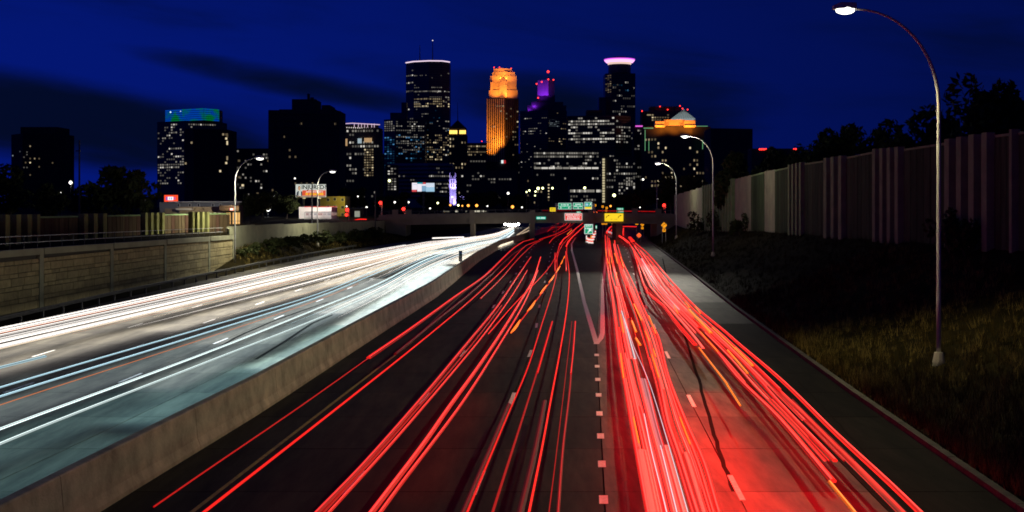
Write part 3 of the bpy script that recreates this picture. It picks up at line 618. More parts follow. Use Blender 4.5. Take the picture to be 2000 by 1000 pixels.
# ------------------------------------------------------------------ retaining wall of blocks with pilasters
wl_t = thing('retaining_wall', (lw(110), 110, 0), 'tan block retaining wall with pilasters and coping beside the oncoming road', 'retaining wall')
def wtop(y): return interp(y, [0, 60, 88, 136, 152], [5.0, 4.8, 4.68, 4.35, 4.2])
block_m = [mat('wall_block_%d' % k, (.34 * f, .28 * f, .125 * f), .95, noise=(2, .25), bump=.4, bscale=8) for k, f in enumerate((.85, 1, 1.12))]
mortar = mat('wall_joint', (.05, .045, .03), .95)
yp = [40.0] + [gnd(px_, py_).y for px_, py_ in ((-160, 652),)] + []
pil = [50, 65, 80, 95, 110, 125, 141, 152]
q = MB()
for a, b_ in zip(pil[:-1], pil[1:]): q.bar((lw(a) - .25, a), (lw(b_) - .25, b_), .3, -.3, wtop((a + b_) / 2) - .45)
q.build('backing', mortar, wl_t)
for y in pil:
    q = MB(); q.box(lw(y) - .35, lw(y) + .10, y - .42, y + .42, -.3, wtop(y) - .02); q.build('pilaster', wallconc, wl_t)
for a, b_ in zip(pil[:-1], pil[1:]):
    q = MB(); q.bar((lw(a) - .15, a + .43), (lw(b_) - .15, b_ - .43), .62, wtop(a) - .5, wtop(a)); 
    for i in range(len(q.v)):
        x, yy, z = q.v[i]; q.v[i] = (x, yy, z - (wtop(a) - wtop(yy)))
    q.build('coping', wallconc, wl_t)
nb = 0
for a, b_ in zip(pil[:-1], pil[1:]):
    z = 0.0; rown = 0
    while z < wtop(b_) - .62:
        hgt = .62 if rown % 2 == 0 else .34
        L = 2.3 if rown % 2 == 0 else 1.5
        y = a + .5 + (0.0 if rown % 4 < 2 else -L / 2)
        while y < b_ - .45:
            y0_ = max(a + .45, y); y1_ = min(b_ - .45, y + L)
            if y1_ - y0_ > .2 and z + hgt < wtop(b_) - .5 + .3 and y0_ > 85 and nb < 300:
                q = MB(); q.bar((lw(y0_) - .04, y0_ + .03), (lw(y1_) - .04, y1_ - .03), .18 + (.05 if rown % 2 == 0 else 0) + random.uniform(0, .02), z + .03, min(z + hgt - .02, wtop(b_) - .52)); q.build('block', random.choice(block_m), wl_t); nb += 1
            y += L
        z += hgt; rown += 1
# plain concrete wall going on to the overpass
w2 = thing('concrete_wall', (lw(230), 230, 0), 'plain pale concrete wall behind the planted berm, running to the overpass', 'wall')
ys2 = [156, 172, 188, 204, 220, 236, 252, 266, 279]
for a, b_ in zip(ys2[:-1], ys2[1:]):
    q = MB(); q.bar((lw(a) - .5, a + .03), (lw(b_) - .5, b_ - .03), .4, 0, interp((a + b_) / 2, [150, 280], [5.3, 4.35])); q.build('wall_panel', wallconc, w2)
q = MB(); q.bar((lw(152) - .2, 151.9), (lw(156) - .5, 156), .4, 0, 5.0); q.build('wall_panel', wallconc, w2)
# railing on the coping
rl = thing('railing', (lw(100) - .6, 100, 4.6), 'thin dark steel railing along the top of the block retaining wall', 'railing')
for hgt in (.55, 1.05):
    q = MB(); q.tube([(lw(t) - .7, t, wtop(t) + hgt - .1) for t in np.arange(60, 152, 6.0)], .03, 5); q.build('rail', steel, rl)
pm = MB(); pm.box(-.03, .03, -.03, .03, -.4, 1.06); pme = pm.mesh('post', darksteel)
for t in np.arange(60, 152, 2.4):
    o = link('post', pme, rl); o.location = (lw(t) - .7 - rl.location.x, t - rl.location.y, wtop(t) - .1 - rl.location.z); o.matrix_parent_inverse.identity()

# ------------------------------------------------------------------ wooden noise walls, every board its own
wood_m = [mat('wall_board_%d' % k, c_, .9, spec=.05, noise=(1.2, .45), bump=.4, bscale=6, stretch=(3, 3, .25)) for k, c_ in enumerate(((.046, .068, .034), (.034, .050, .026), (.056, .080, .040), (.046, .060, .032)))]
post_m = mat('wall_post', (.22, .31, .14), .9, spec=.05, noise=(.8, .2), bump=.2, bscale=8)
brown_m = [mat('brown_board_%d' % k, c_, .9, spec=.05, noise=(1.2, .45), bump=.4, bscale=6, stretch=(3, 3, .25)) for k, c_ in enumerate(((.10, .07, .036), (.08, .055, .03), (.115, .085, .045), (.09, .05, .032)))]
olive_m = mat('olive_post', (.25, .25, .09), .9, spec=.05, noise=(.8, .2))
back_m = mat('wall_backing', (.02, .022, .01), .95, noise=(.6, .3))
def noise_wall(name, label, pos, secs, ztop, zbase, front):
    # pos(px)->(x,y) on the wall line; secs: (px0, px1, kind, count)
    x_, y_ = pos(secs[len(secs) // 2][0]); t = thing(name, (x_, y_, zbase(x_, y_)), label, 'noise wall')
    for (p0, p1, kind, cnt) in secs:
        A = Vector(pos(p0)); B = Vector(pos(p1)); mid = (A + B) / 2; zt = ztop((p0 + p1) / 2); zb = min(zbase(*A), zbase(*B)) - .6
        bk = MB(); bk.bar(A, B, .12, zb, zt - .35); bk.build('backing', back_m, t)
        for k in range(cnt):
            f0, f1 = k / cnt, (k + 1) / cnt
            if kind == 'C': f0, f1 = f0 + .28 / cnt, f1 - .28 / cnt
            a = A.lerp(B, f0); b_ = A.lerp(B, f1); d = (b_ - a)
            gp = min(.06, d.length * .04); a = a + d.normalized() * gp; b_ = b_ - d.normalized() * gp
            zt2 = ztop(lerp(p0, p1, (f0 + f1) / 2))
            q = MB()
            if kind == 'C': q.bar(a, b_, .55, zb, zt2 + .12, side=front * .3); q.build('post', post_m if front > 0 else olive_m, t)
            elif kind == 'S': q.bar(a, b_, .20, zb, zt2, side=front * .1); q.build('panel', wallconc, t)
            else: q.bar(a, b_, .16 + random.uniform(0, .05), zb, zt2 - .25 - random.uniform(0, .04), side=front * .16); q.build('board', random.choice(wood_m if front > 0 else brown_m), t)
        if kind == 'B' and abs(p1 - p0) > 24:
            q = MB(); q.bar(A, B, .36, zt - .24, zt - .08, side=front * .1)
            for i in range(len(q.v)):
                x, yy, z = q.v[i]; fr = (Vector((x, yy)) - A).dot((B - A)) / (B - A).length_squared; q.v[i] = (x, yy, z - zt + lerp(ztop(p0), ztop(p1), fr))
            q.build('top_rail', post_m, t)
    return t
def rpos(px):
    lo, hi_ = 30.0, 280.0
    for _ in range(50):
        m_ = (lo + hi_) / 2
        if 1000 + F * rw(m_) / m_ > px: lo = m_
        else: hi_ = m_
    return (rw(lo), lo)
RT = ([1300, 1316, 1376, 1438, 1496, 1517, 1576, 1659, 1712, 1771, 1855, 1927, 2000, 2400], [382, 380, 365, 350, 335, 331, 318, 305, 294, 289, 276, 264, 255, 205])
def rtop(px): return zat(interp(px, *RT), rpos(px)[1])
rsec = [(2230, 2100, 'C', 4), (2100, 1998, 'B', 4), (1998, 1985, 'C', 1), (1985, 1952, 'B', 3), (1952, 1926, 'C', 1), (1926, 1900, 'C', 1), (1900, 1876, 'C', 1), (1876, 1853, 'C', 1), (1853, 1824, 'B', 2), (1823, 1772, 'B', 4), (1772, 1712, 'C', 4),
        (1711, 1659, 'B', 7), (1659, 1615, 'C', 3), (1614, 1576, 'B', 7), (1576, 1546, 'C', 4), (1545, 1517, 'B', 7), (1517, 1496, 'S', 4), (1496, 1470, 'B', 6), (1470, 1438, 'S', 5), (1438, 1376, 'C', 12), (1376, 1316, 'S', 5)]
noise_wall('noise_wall', 'tall noise wall of grey boards and pale posts along the top of the grass bank', rpos, rsec, rtop, lambda x, y: rwz(y), 1)
def lpos(px):
    Y = extr(px, [0, 440], [100, 160]); return ((px - 1000) * Y / F, Y)
def ltop(px): return zat(interp(px, [-200, 0, 440], [424, 422, 415]), lpos(px)[1])
lsec = [(-120, -10, 'B', 9), (-10, 12, 'C', 1), (12, 34, 'C', 1), (34, 56, 'C', 1), (56, 70, 'C', 1), (70, 147, 'B', 8), (147, 204, 'C', 3), (206, 270, 'B', 8), (271, 316, 'C', 4), (317, 364, 'B', 7), (364, 404, 'C', 4), (404, 446, 'B', 6)]
noise_wall('noise_wall', 'low brown board noise wall with pale posts on top of the block retaining wall', lpos, lsec, ltop, lambda x, y: 4.5, -1)

# ------------------------------------------------------------------ overpass
YB = 280.0
bx = lambda px: (px - 1000) * YB / F
ov = thing('overpass', (bx(1040), YB, 0), 'concrete street overpass crossing the freeway with piers and railings', 'overpass')
def camber(px): return interp(px, [700, 780, 900, 1035, 1150, 1300, 1340], [-.5, -.35, -.1, 0.1, .1, -.15, -.2])
pxs = list(np.linspace(740, 1330, 25))
bridge_m = mat('bridge_concrete', (.20, .18, .14), .9, noise=(.3, .2))
def deck(name, dz0, dz1, y0_, y1_, m, par=ov):
    q = MB(); q.sweep([(bx(p), 0, camber(p)) for p in pxs], [(-y0_, dz0), (-y0_, dz1), (-y1_, dz1), (-y1_, dz0)]); return q.build(name, m, par)
deck('girder', 3.7, 4.9, YB + .3, YB + 14.7, bridge_m); deck('deck', 4.9, 5.45, YB - .3, YB + 15.3, bridge_m)
deck('parapet', 5.46, 6.1, YB - .28, YB + .05, bridge_m); deck('parapet', 5.46, 6.1, YB + 14.9, YB + 15.2, bridge_m)
deck('rail', 6.75, 6.85, YB - .2, YB - .1, darksteel)
for p in np.linspace(745, 1325, 40):
    q = MB(); q.box(bx(p) - .06, bx(p) + .06, YB - .2, YB - .08, 6.09 + camber(p), 6.76 + camber(p)); q.build('rail_post', darksteel, ov)
for p, wd in ((922, .9), (1040, 1.15), (1154, 1.0), (1211, 1.5)):
    q = MB(); q.box(bx(p) - wd / 2, bx(p) + wd / 2, YB + 1.5, YB + 13.5, -.3, 3.75); q.build('pier', bridge_m, ov)
for p in (922, 1040, 1154):
    q = MB(); q.box(bx(p) - .6, bx(p) + .6, YB - .6, YB + .2, 3.6, 6.75); q.build('pilaster', bridge_m, ov)
for p0, p1 in ((735, 792), (1284, 1345)):
    q = MB(); q.box(bx(p0), bx(p1), YB + .6, YB + 14.4, -.3, 5.0); q.build('abutment', bridge_m, ov)
for p in (772, 798, 1240, 1286):
    q = MB(); q.box(bx(p) - .65, bx(p) + .65, YB - .5, YB + .3, 5.3 + camber(p), 7.05 + camber(p)); q.box(bx(p) - .75, bx(p) + .75, YB - .6, YB + .4, 7.05 + camber(p), 7.2 + camber(p)); q.build('parapet_pillar', bridge_m, ov)
for k, (a, b_, lab) in enumerate([(1170, 1290, 'red tail light trail running along the overpass deck'), (1060, 1142, 'fainter red tail light trail on the overpass deck behind the red sign')]):
    q = MB(); q.sweep([(bx(p), YB + 4.5 + k, 6.55 + camber(p)) for p in np.linspace(a, b_, 8)], [(.05, -.09), (.05, .09), (-.05, .09), (-.05, -.09)]); tag(q.build('taillight_trail', red_dim if k == 0 else red_dark), lab, 'light trail')

# ------------------------------------------------------------------ signs
sign_green = mat('sign_green', (.0, .22, .12), .5, emit=(.0, .42, .20), strength=.75, sample=False)  # sign faces and letters emit, standing in for light falling on them
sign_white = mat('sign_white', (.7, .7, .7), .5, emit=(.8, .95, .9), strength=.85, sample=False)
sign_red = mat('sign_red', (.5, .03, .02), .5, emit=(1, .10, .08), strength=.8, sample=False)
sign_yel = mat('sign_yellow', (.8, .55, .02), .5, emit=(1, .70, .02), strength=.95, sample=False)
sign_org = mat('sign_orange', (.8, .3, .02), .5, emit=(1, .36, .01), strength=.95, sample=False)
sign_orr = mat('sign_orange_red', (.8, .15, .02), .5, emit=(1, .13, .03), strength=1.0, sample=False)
sign_blk = mat('sign_black', (.01, .01, .01), .6)
def text(s, loc, size, m, parent, name='lettering', align='CENTER', bold=0.0):
    c = bpy.data.curves.new(name, 'FONT'); c.body = s; c.size = size; c.align_x = align; c.align_y = 'CENTER'; c.extrude = .004; c.offset = bold; c.resolution_u = 2
    c.materials.append(m); f_ = bpy.data.objects.new(name, c); col.objects.link(f_); bpy.context.view_layer.update()
    me = bpy.data.meshes.new_from_object(f_.evaluated_get(bpy.context.evaluated_depsgraph_get())); bpy.data.objects.remove(f_)
    o = bpy.data.objects.new(name, me); col.objects.link(o); o.location = loc; o.rotation_euler = (R(90), 0, 0); o['kind'] = 'stuff'
    o.parent = parent; o.matrix_parent_inverse = parent.matrix_basis.inverted(); return o
def panel(q, px0, px1, py0, py1, Y, dy=0.0, th=.08, m=0):
    a = at(px0, py1, Y); b_ = at(px1, py0, Y); q.box(a.x, b_.x, Y - dy - th, Y - dy, a.z, b_.z, m)
def wordbar(px0, px1, py0, py1, Y, m, par, seed=0):    # lettering too small to read in the photo: a row of uneven strokes
    rnd = random.Random(seed); q = MB(); x = px0; hgt = py1 - py0
    while x < px1:
        wdt = rnd.uniform(.5, 1.0) * max(.5, hgt * .55); top = py0 + rnd.choice([0, 0, .25]) * hgt
        panel(q, x, min(px1, x + wdt), top, py1, Y, dy=.085, th=.02); x += wdt + max(.25, hgt * .18)
        if rnd.random() < .15: x += hgt * .4
    return tag(q.build('lettering', m, par), kind='stuff')
def road_sign(label, px0, px1, py0, py1, Y, m, border=True, words=(), posts=(), mb=None, name='road_sign', zb=0.0):
    c_ = at((px0 + px1) / 2, py1, Y); t = thing(name, (c_.x, Y, zb), label, 'sign')
    if border:
        q = MB(); panel(q, px0, px1, py0, py1, Y, th=.05); q.build('border', mb or sign_white, t)
        b = (py1 - py0) * .05
        q = MB(); panel(q, px0 + b, px1 - b, py0 + b, py1 - b, Y, dy=.052, th=.02); q.build('face', m, t)
    else:
        q = MB(); panel(q, px0, px1, py0, py1, Y, th=.06); q.build('face', m, t)
    for i, (a, b_, c2, d, mm) in enumerate(words): wordbar(lerp(px0, px1, a), lerp(px0, px1, b_), lerp(py0, py1, c2), lerp(py0, py1, d), Y, mm, t, seed=int(px0 * 7 + i))
    for p in posts:
        a = at(p, py1, Y); q = MB(); q.box(a.x - .06, a.x + .06, Y + .02, Y + .14, zb, at(p, py0, Y).z); q.build('post', steel, t)
    return t
YS = YB - .5
def down_arrow(t, px, py, s, Y):
    c_ = at(px, py, Y); k = Y / F * s; q = MB(); y = Y - .09
    q.poly([(c_.x - .12 * k, y, c_.z + .5 * k), (c_.x - .12 * k, y, c_.z), (c_.x + .12 * k, y, c_.z), (c_.x + .12 * k, y, c_.z + .5 * k)]); q.poly([(c_.x - .42 * k, y, c_.z), (c_.x, y, c_.z - .5 * k), (c_.x + .42 * k, y, c_.z)])
    for f in list(q.f): pass
    q.build('arrow', sign_white, t)
gan = thing('sign_gantry', (at(1115, 411, 300).x, 300, 5.5), 'steel sign gantry carrying the three green signs beyond the overpass', 'gantry')
for p in (1086, 1160):
    a = at(p, 400, 300); q = MB(); q.box(a.x - .2, a.x + .2, 300, 300.4, -.2, 8.4); q.build('upright', steel, gan)
a, b_ = at(1086, 400, 300), at(1160, 400, 300)
for z in (7.0, 7.9):
    q = MB(); q.box(a.x, b_.x, 300.1, 300.3, z - .1, z + .1); q.build('beam', steel, gan)
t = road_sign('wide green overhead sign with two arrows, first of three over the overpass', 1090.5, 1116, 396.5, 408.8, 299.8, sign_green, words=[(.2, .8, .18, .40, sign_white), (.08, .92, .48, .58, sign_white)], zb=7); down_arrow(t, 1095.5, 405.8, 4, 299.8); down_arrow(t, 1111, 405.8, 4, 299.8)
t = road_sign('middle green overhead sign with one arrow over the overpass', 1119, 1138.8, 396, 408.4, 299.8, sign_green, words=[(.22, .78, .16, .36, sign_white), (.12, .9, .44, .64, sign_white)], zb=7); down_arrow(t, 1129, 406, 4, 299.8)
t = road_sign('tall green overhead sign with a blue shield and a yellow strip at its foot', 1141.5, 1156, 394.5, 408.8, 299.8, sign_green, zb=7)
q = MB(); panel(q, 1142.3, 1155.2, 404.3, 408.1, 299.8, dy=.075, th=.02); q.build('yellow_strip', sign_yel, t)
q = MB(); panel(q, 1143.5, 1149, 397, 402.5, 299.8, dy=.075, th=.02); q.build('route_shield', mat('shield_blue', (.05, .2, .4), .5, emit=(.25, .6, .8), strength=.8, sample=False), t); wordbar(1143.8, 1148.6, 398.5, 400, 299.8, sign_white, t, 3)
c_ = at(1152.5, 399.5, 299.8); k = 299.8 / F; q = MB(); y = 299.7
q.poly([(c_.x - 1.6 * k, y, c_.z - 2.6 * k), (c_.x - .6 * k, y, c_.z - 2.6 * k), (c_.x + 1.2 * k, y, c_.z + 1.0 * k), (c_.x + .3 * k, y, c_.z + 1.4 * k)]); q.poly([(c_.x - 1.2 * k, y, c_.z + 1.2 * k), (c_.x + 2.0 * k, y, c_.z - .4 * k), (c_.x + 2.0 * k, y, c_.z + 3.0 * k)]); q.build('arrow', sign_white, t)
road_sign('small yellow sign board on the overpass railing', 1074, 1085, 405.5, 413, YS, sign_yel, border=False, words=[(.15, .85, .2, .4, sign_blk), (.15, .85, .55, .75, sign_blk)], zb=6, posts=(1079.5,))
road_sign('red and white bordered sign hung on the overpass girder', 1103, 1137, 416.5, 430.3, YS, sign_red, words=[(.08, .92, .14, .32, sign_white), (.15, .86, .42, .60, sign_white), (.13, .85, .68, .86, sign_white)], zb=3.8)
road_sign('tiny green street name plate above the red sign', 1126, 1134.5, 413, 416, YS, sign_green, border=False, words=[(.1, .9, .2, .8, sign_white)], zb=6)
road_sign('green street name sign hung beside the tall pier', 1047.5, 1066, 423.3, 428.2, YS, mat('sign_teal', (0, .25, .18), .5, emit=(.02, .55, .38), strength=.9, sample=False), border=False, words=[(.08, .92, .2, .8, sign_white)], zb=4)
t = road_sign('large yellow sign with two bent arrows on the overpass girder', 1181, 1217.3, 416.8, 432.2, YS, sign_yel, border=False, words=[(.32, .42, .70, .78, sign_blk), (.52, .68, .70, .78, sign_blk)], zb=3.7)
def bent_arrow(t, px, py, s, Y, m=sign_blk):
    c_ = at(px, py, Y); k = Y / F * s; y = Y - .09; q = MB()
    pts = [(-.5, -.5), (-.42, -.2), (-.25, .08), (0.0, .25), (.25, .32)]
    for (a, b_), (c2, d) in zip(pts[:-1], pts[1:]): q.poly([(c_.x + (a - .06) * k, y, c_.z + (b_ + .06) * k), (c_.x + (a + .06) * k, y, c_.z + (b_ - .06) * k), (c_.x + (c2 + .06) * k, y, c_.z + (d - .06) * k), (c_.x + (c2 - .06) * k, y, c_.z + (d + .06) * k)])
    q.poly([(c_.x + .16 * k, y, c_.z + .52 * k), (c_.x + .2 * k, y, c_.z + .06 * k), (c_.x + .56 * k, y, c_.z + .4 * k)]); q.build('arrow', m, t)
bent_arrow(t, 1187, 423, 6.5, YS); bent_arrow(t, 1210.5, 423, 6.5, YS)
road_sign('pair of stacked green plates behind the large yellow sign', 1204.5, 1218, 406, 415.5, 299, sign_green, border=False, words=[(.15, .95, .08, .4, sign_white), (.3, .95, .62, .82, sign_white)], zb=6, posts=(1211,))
# exit sign in the gore with its post, reflectors and drums
t = road_sign('green exit sign standing at the point of the gore', 1141.5, 1158, 438, 457, 262, sign_green, words=[(.1, .9, .36, .5, sign_white)], zb=-.02, posts=(1146, 1154))
text('EXIT', at(1149.7, 441.2, 261.85), .62, sign_white, t, bold=.01)
c_ = at(1150, 450, 261.9); q = MB(); y = 261.86
q.poly([(c_.x - .35, y, c_.z - .5), (c_.x - .05, y, c_.z - .5), (c_.x + .35, y, c_.z + .05), (c_.x + .05, y, c_.z + .1)]); q.poly([(c_.x - .1, y, c_.z + .2), (c_.x + .6, y, c_.z - .25), (c_.x + .55, y, c_.z + .45)]); q.build('arrow', sign_white, t)
road_sign('slim green marker plate beside the exit sign', 1163, 1166, 440, 447, 266, sign_green, border=False, words=[(.2, .8, .2, .8, sign_white)], zb=-.02, posts=(1164.5,))
stripe_w = mat('glow_reflector_white', (.8, .8, .8), .5, emit=(1, .9, .82), strength=.9, sample=False); stripe_r = mat('glow_reflector_red', (.7, .05, .03), .5, emit=(1, .12, .08), strength=.9, sample=False)  # sheeting emits in place of bounced headlight light
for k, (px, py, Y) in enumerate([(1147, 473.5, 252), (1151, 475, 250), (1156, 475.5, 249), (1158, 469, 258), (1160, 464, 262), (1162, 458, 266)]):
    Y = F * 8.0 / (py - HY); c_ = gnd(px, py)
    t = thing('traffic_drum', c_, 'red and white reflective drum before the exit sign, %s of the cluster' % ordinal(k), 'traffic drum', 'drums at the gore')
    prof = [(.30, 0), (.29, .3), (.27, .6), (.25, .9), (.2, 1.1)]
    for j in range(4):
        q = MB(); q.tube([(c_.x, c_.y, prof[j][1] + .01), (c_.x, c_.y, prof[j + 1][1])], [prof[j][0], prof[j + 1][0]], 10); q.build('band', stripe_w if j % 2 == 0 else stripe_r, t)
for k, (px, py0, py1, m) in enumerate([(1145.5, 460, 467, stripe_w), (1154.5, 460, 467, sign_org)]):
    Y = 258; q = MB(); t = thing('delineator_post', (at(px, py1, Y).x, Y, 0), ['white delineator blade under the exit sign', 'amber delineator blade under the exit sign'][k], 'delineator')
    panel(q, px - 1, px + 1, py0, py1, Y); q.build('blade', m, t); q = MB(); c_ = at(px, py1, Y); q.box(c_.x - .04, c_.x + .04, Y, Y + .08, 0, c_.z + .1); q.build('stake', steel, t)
def diamond(label, px, py, s, Y, m, arrow=True, plate=None, posts=True, zb=0.):
    c_ = at(px, py, Y); k = s * Y / F; t = thing('warning_sign', (c_.x, Y, zb), label, 'sign')
    q = MB(); q.v = [(c_.x - k, Y, c_.z), (c_.x, Y, c_.z - k), (c_.x + k, Y, c_.z), (c_.x, Y, c_.z + k), (c_.x - k, Y + .05, c_.z), (c_.x, Y + .05, c_.z - k), (c_.x + k, Y + .05, c_.z), (c_.x, Y + .05, c_.z + k)]
    q.f = [(0, 1, 2, 3), (7, 6, 5, 4), (0, 4, 5, 1), (1, 5, 6, 2), (2, 6, 7, 3), (3, 7, 4, 0)]; q.mi = [0] * 6; q.build('face', m, t)
    if arrow: bent_arrow(t, px, py, s * 1.0, Y)
    if plate:
        q = MB(); panel(q, px - plate, px + plate, py + s + .6, py + s + .6 + plate * 2, Y, th=.05); q.build('plate', m, t); wordbar(px - plate * .6, px + plate * .6, py + s + 1.4, py + s + plate * 1.5, Y, sign_blk, t, int(px))
    if posts:
        for dx in (-.35, .35):
            q = MB(); q.box(c_.x + dx - .04, c_.x + dx + .04, Y + .06, Y + .13, zb, c_.z); q.build('post', steel, t)
    return t
diamond('orange diamond sign with bent arrow and plate on the bank by the abutment', 1297, 440, 6, 236, sign_org, plate=3, zb=bank_z(29.4, 236) - .1)
diamond('smaller orange diamond sign with a plate under the overpass', 1254.5, 438.8, 3.8, 300, sign_org, plate=2.2)
diamond('bright orange red diamond sign low beside the exit lane', 1248, 459.5, 5.2, 262, sign_orr, arrow=False)
road_sign('square orange plate on the pier side of the exit', 1241, 1246.5, 434, 439, 296, sign_org, border=False, words=[(.2, .8, .3, .7, sign_blk)], posts=(1243.7,))
chev = []
for k, (a, b_, c2, d) in enumerate([(1175, 1180, 434, 438.5), (1180.6, 1186, 434, 438.5), (1194.5, 1199, 434, 438)]):
    road_sign('orange arrow board under the yellow sign, %s of three' % ordinal(k), a, b_, c2, d, 300, sign_org, border=False, words=[(.3, .7, .3, .7, sign_blk)], zb=0, posts=((a + b_) / 2,))
for k, (px, py) in enumerate([(1162.5, 401), (1177, 403.5), (1185, 406), (1184, 411)]):
    road_sign('small orange plate beyond the overpass railing, %s of four' % ordinal(k), px - 2, px + 2, py - 2, py + 2, 320, sign_org, border=False, words=[(.3, .7, .3, .7, sign_blk)], zb=5, posts=(px,))
for k, px in enumerate((1161, 1167)):
    Y = YB + 3; t = thing('chevron_light', (at(px, 419, Y).x, Y, 5.5), 'glowing red chevron on the overpass, %s of two' % ordinal(k), 'chevron sign'); q = MB(); a0 = at(px, 412, Y); kk = Y / F
    for (u0, v0, u1, v1) in ((-2.2, 7, 2.2, 1), (2.2, 1, 0.5, -6)):
        q.hexa([(a0.x + (u0 - 1) * kk, Y - .1, a0.z + v0 * kk * .9 - .9), (a0.x + (u0 + 1) * kk, Y - .1, a0.z + v0 * kk * .9 - .9), (a0.x + (u0 + 1) * kk, Y + .1, a0.z + v0 * kk * .9 - .9), (a0.x + (u0 - 1) * kk, Y + .1, a0.z + v0 * kk * .9 - .9),
                (a0.x + (u1 - 1) * kk, Y - .1, a0.z + v1 * kk * .9 - .9), (a0.x + (u1 + 1) * kk, Y - .1, a0.z + v1 * kk * .9 - .9), (a0.x + (u1 + 1) * kk, Y + .1, a0.z + v1 * kk * .9 - .9), (a0.x + (u1 - 1) * kk, Y + .1, a0.z + v1 * kk * .9 - .9)])
    q.build('stroke', sign_orr, t)
# mile marker on the median barrier
Ym = 140; c_ = Vector((ba(Ym) - .36, Ym, 1.34)); t = thing('mile_marker', c_, 'slim green mile marker plate standing on the median barrier', 'sign')
q = MB(); q.box(c_.x - .20, c_.x + .20, Ym - .03, Ym, 1.5, 2.75); q.build('plate', mat('marker_green', (.02, .16, .09), .5), t); q = MB(); q.box(c_.x - .04, c_.x + .04, Ym + .005, Ym + .06, 1.34, 2.6); q.build('stake', steel, t)
q = MB(); q.box(c_.x - .13, c_.x + .13, Ym - .045, Ym - .031, 2.35, 2.62); q.build('shield', mat('marker_blue', (.05, .12, .45), .5), t)
for z in (2.05, 1.7):
    q = MB(); q.box(c_.x - .12, c_.x - .06, Ym - .045, Ym - .031, z - .1, z + .12); q.box(c_.x, c_.x + .1, Ym - .045, Ym - .031, z - .1, z + .12); q.build('numeral', white_paint, t)
#@@CITY
# ------------------------------------------------------------------ the city beyond
glass_d = mat('dark_glass', (.018, .022, .03), .35, noise=(.02, .3)); stone_d = mat('dark_stone', (.05, .045, .04), .85, noise=(.03, .25)); stone_m = mat('grey_stone', (.13, .125, .12), .85, spec=.2, noise=(.03, .2))
brick_d = mat('dark_brick', (.045, .032, .026), .9, noise=(.05, .25)); pale_c = mat('pale_concrete', (.30, .29, .28), .85, noise=(.03, .2)); tan_s = mat('tan_stone', (.55, .48, .38), .7, noise=(.03, .12))
def wm(n, c, s): return mat(n, (.01, .01, .01), .6, emit=c, strength=s, sample=False)
W_WARM = [wm('window_warm_dim', (1, .75, .42), .10), wm('window_warm', (1, .78, .45), .28), wm('window_warm_bright', (1, .82, .5), .8)]
W_WHITE = [wm('window_white_dim', (1, .93, .8), .09), wm('window_white', (1, .93, .8), .24), wm('window_white_bright', (1, .95, .85), .66)]
W_COOL = [wm('window_cool_dim', (.75, .9, 1), .06), wm('window_cool', (.75, .9, 1), .25), wm('window_cool_bright', (.8, .93, 1), .75)]
W_BLUE = [wm('window_blue_dim', (.02, .12, .25), .12), wm('window_blue', (.03, .2, .4), .2), wm('window_blue_bright', (.1, .35, .7), .6)]
led_red = mat('beacon_red', (.1, 0, 0), emit=(1, .03, .02), strength=4, sample=False)
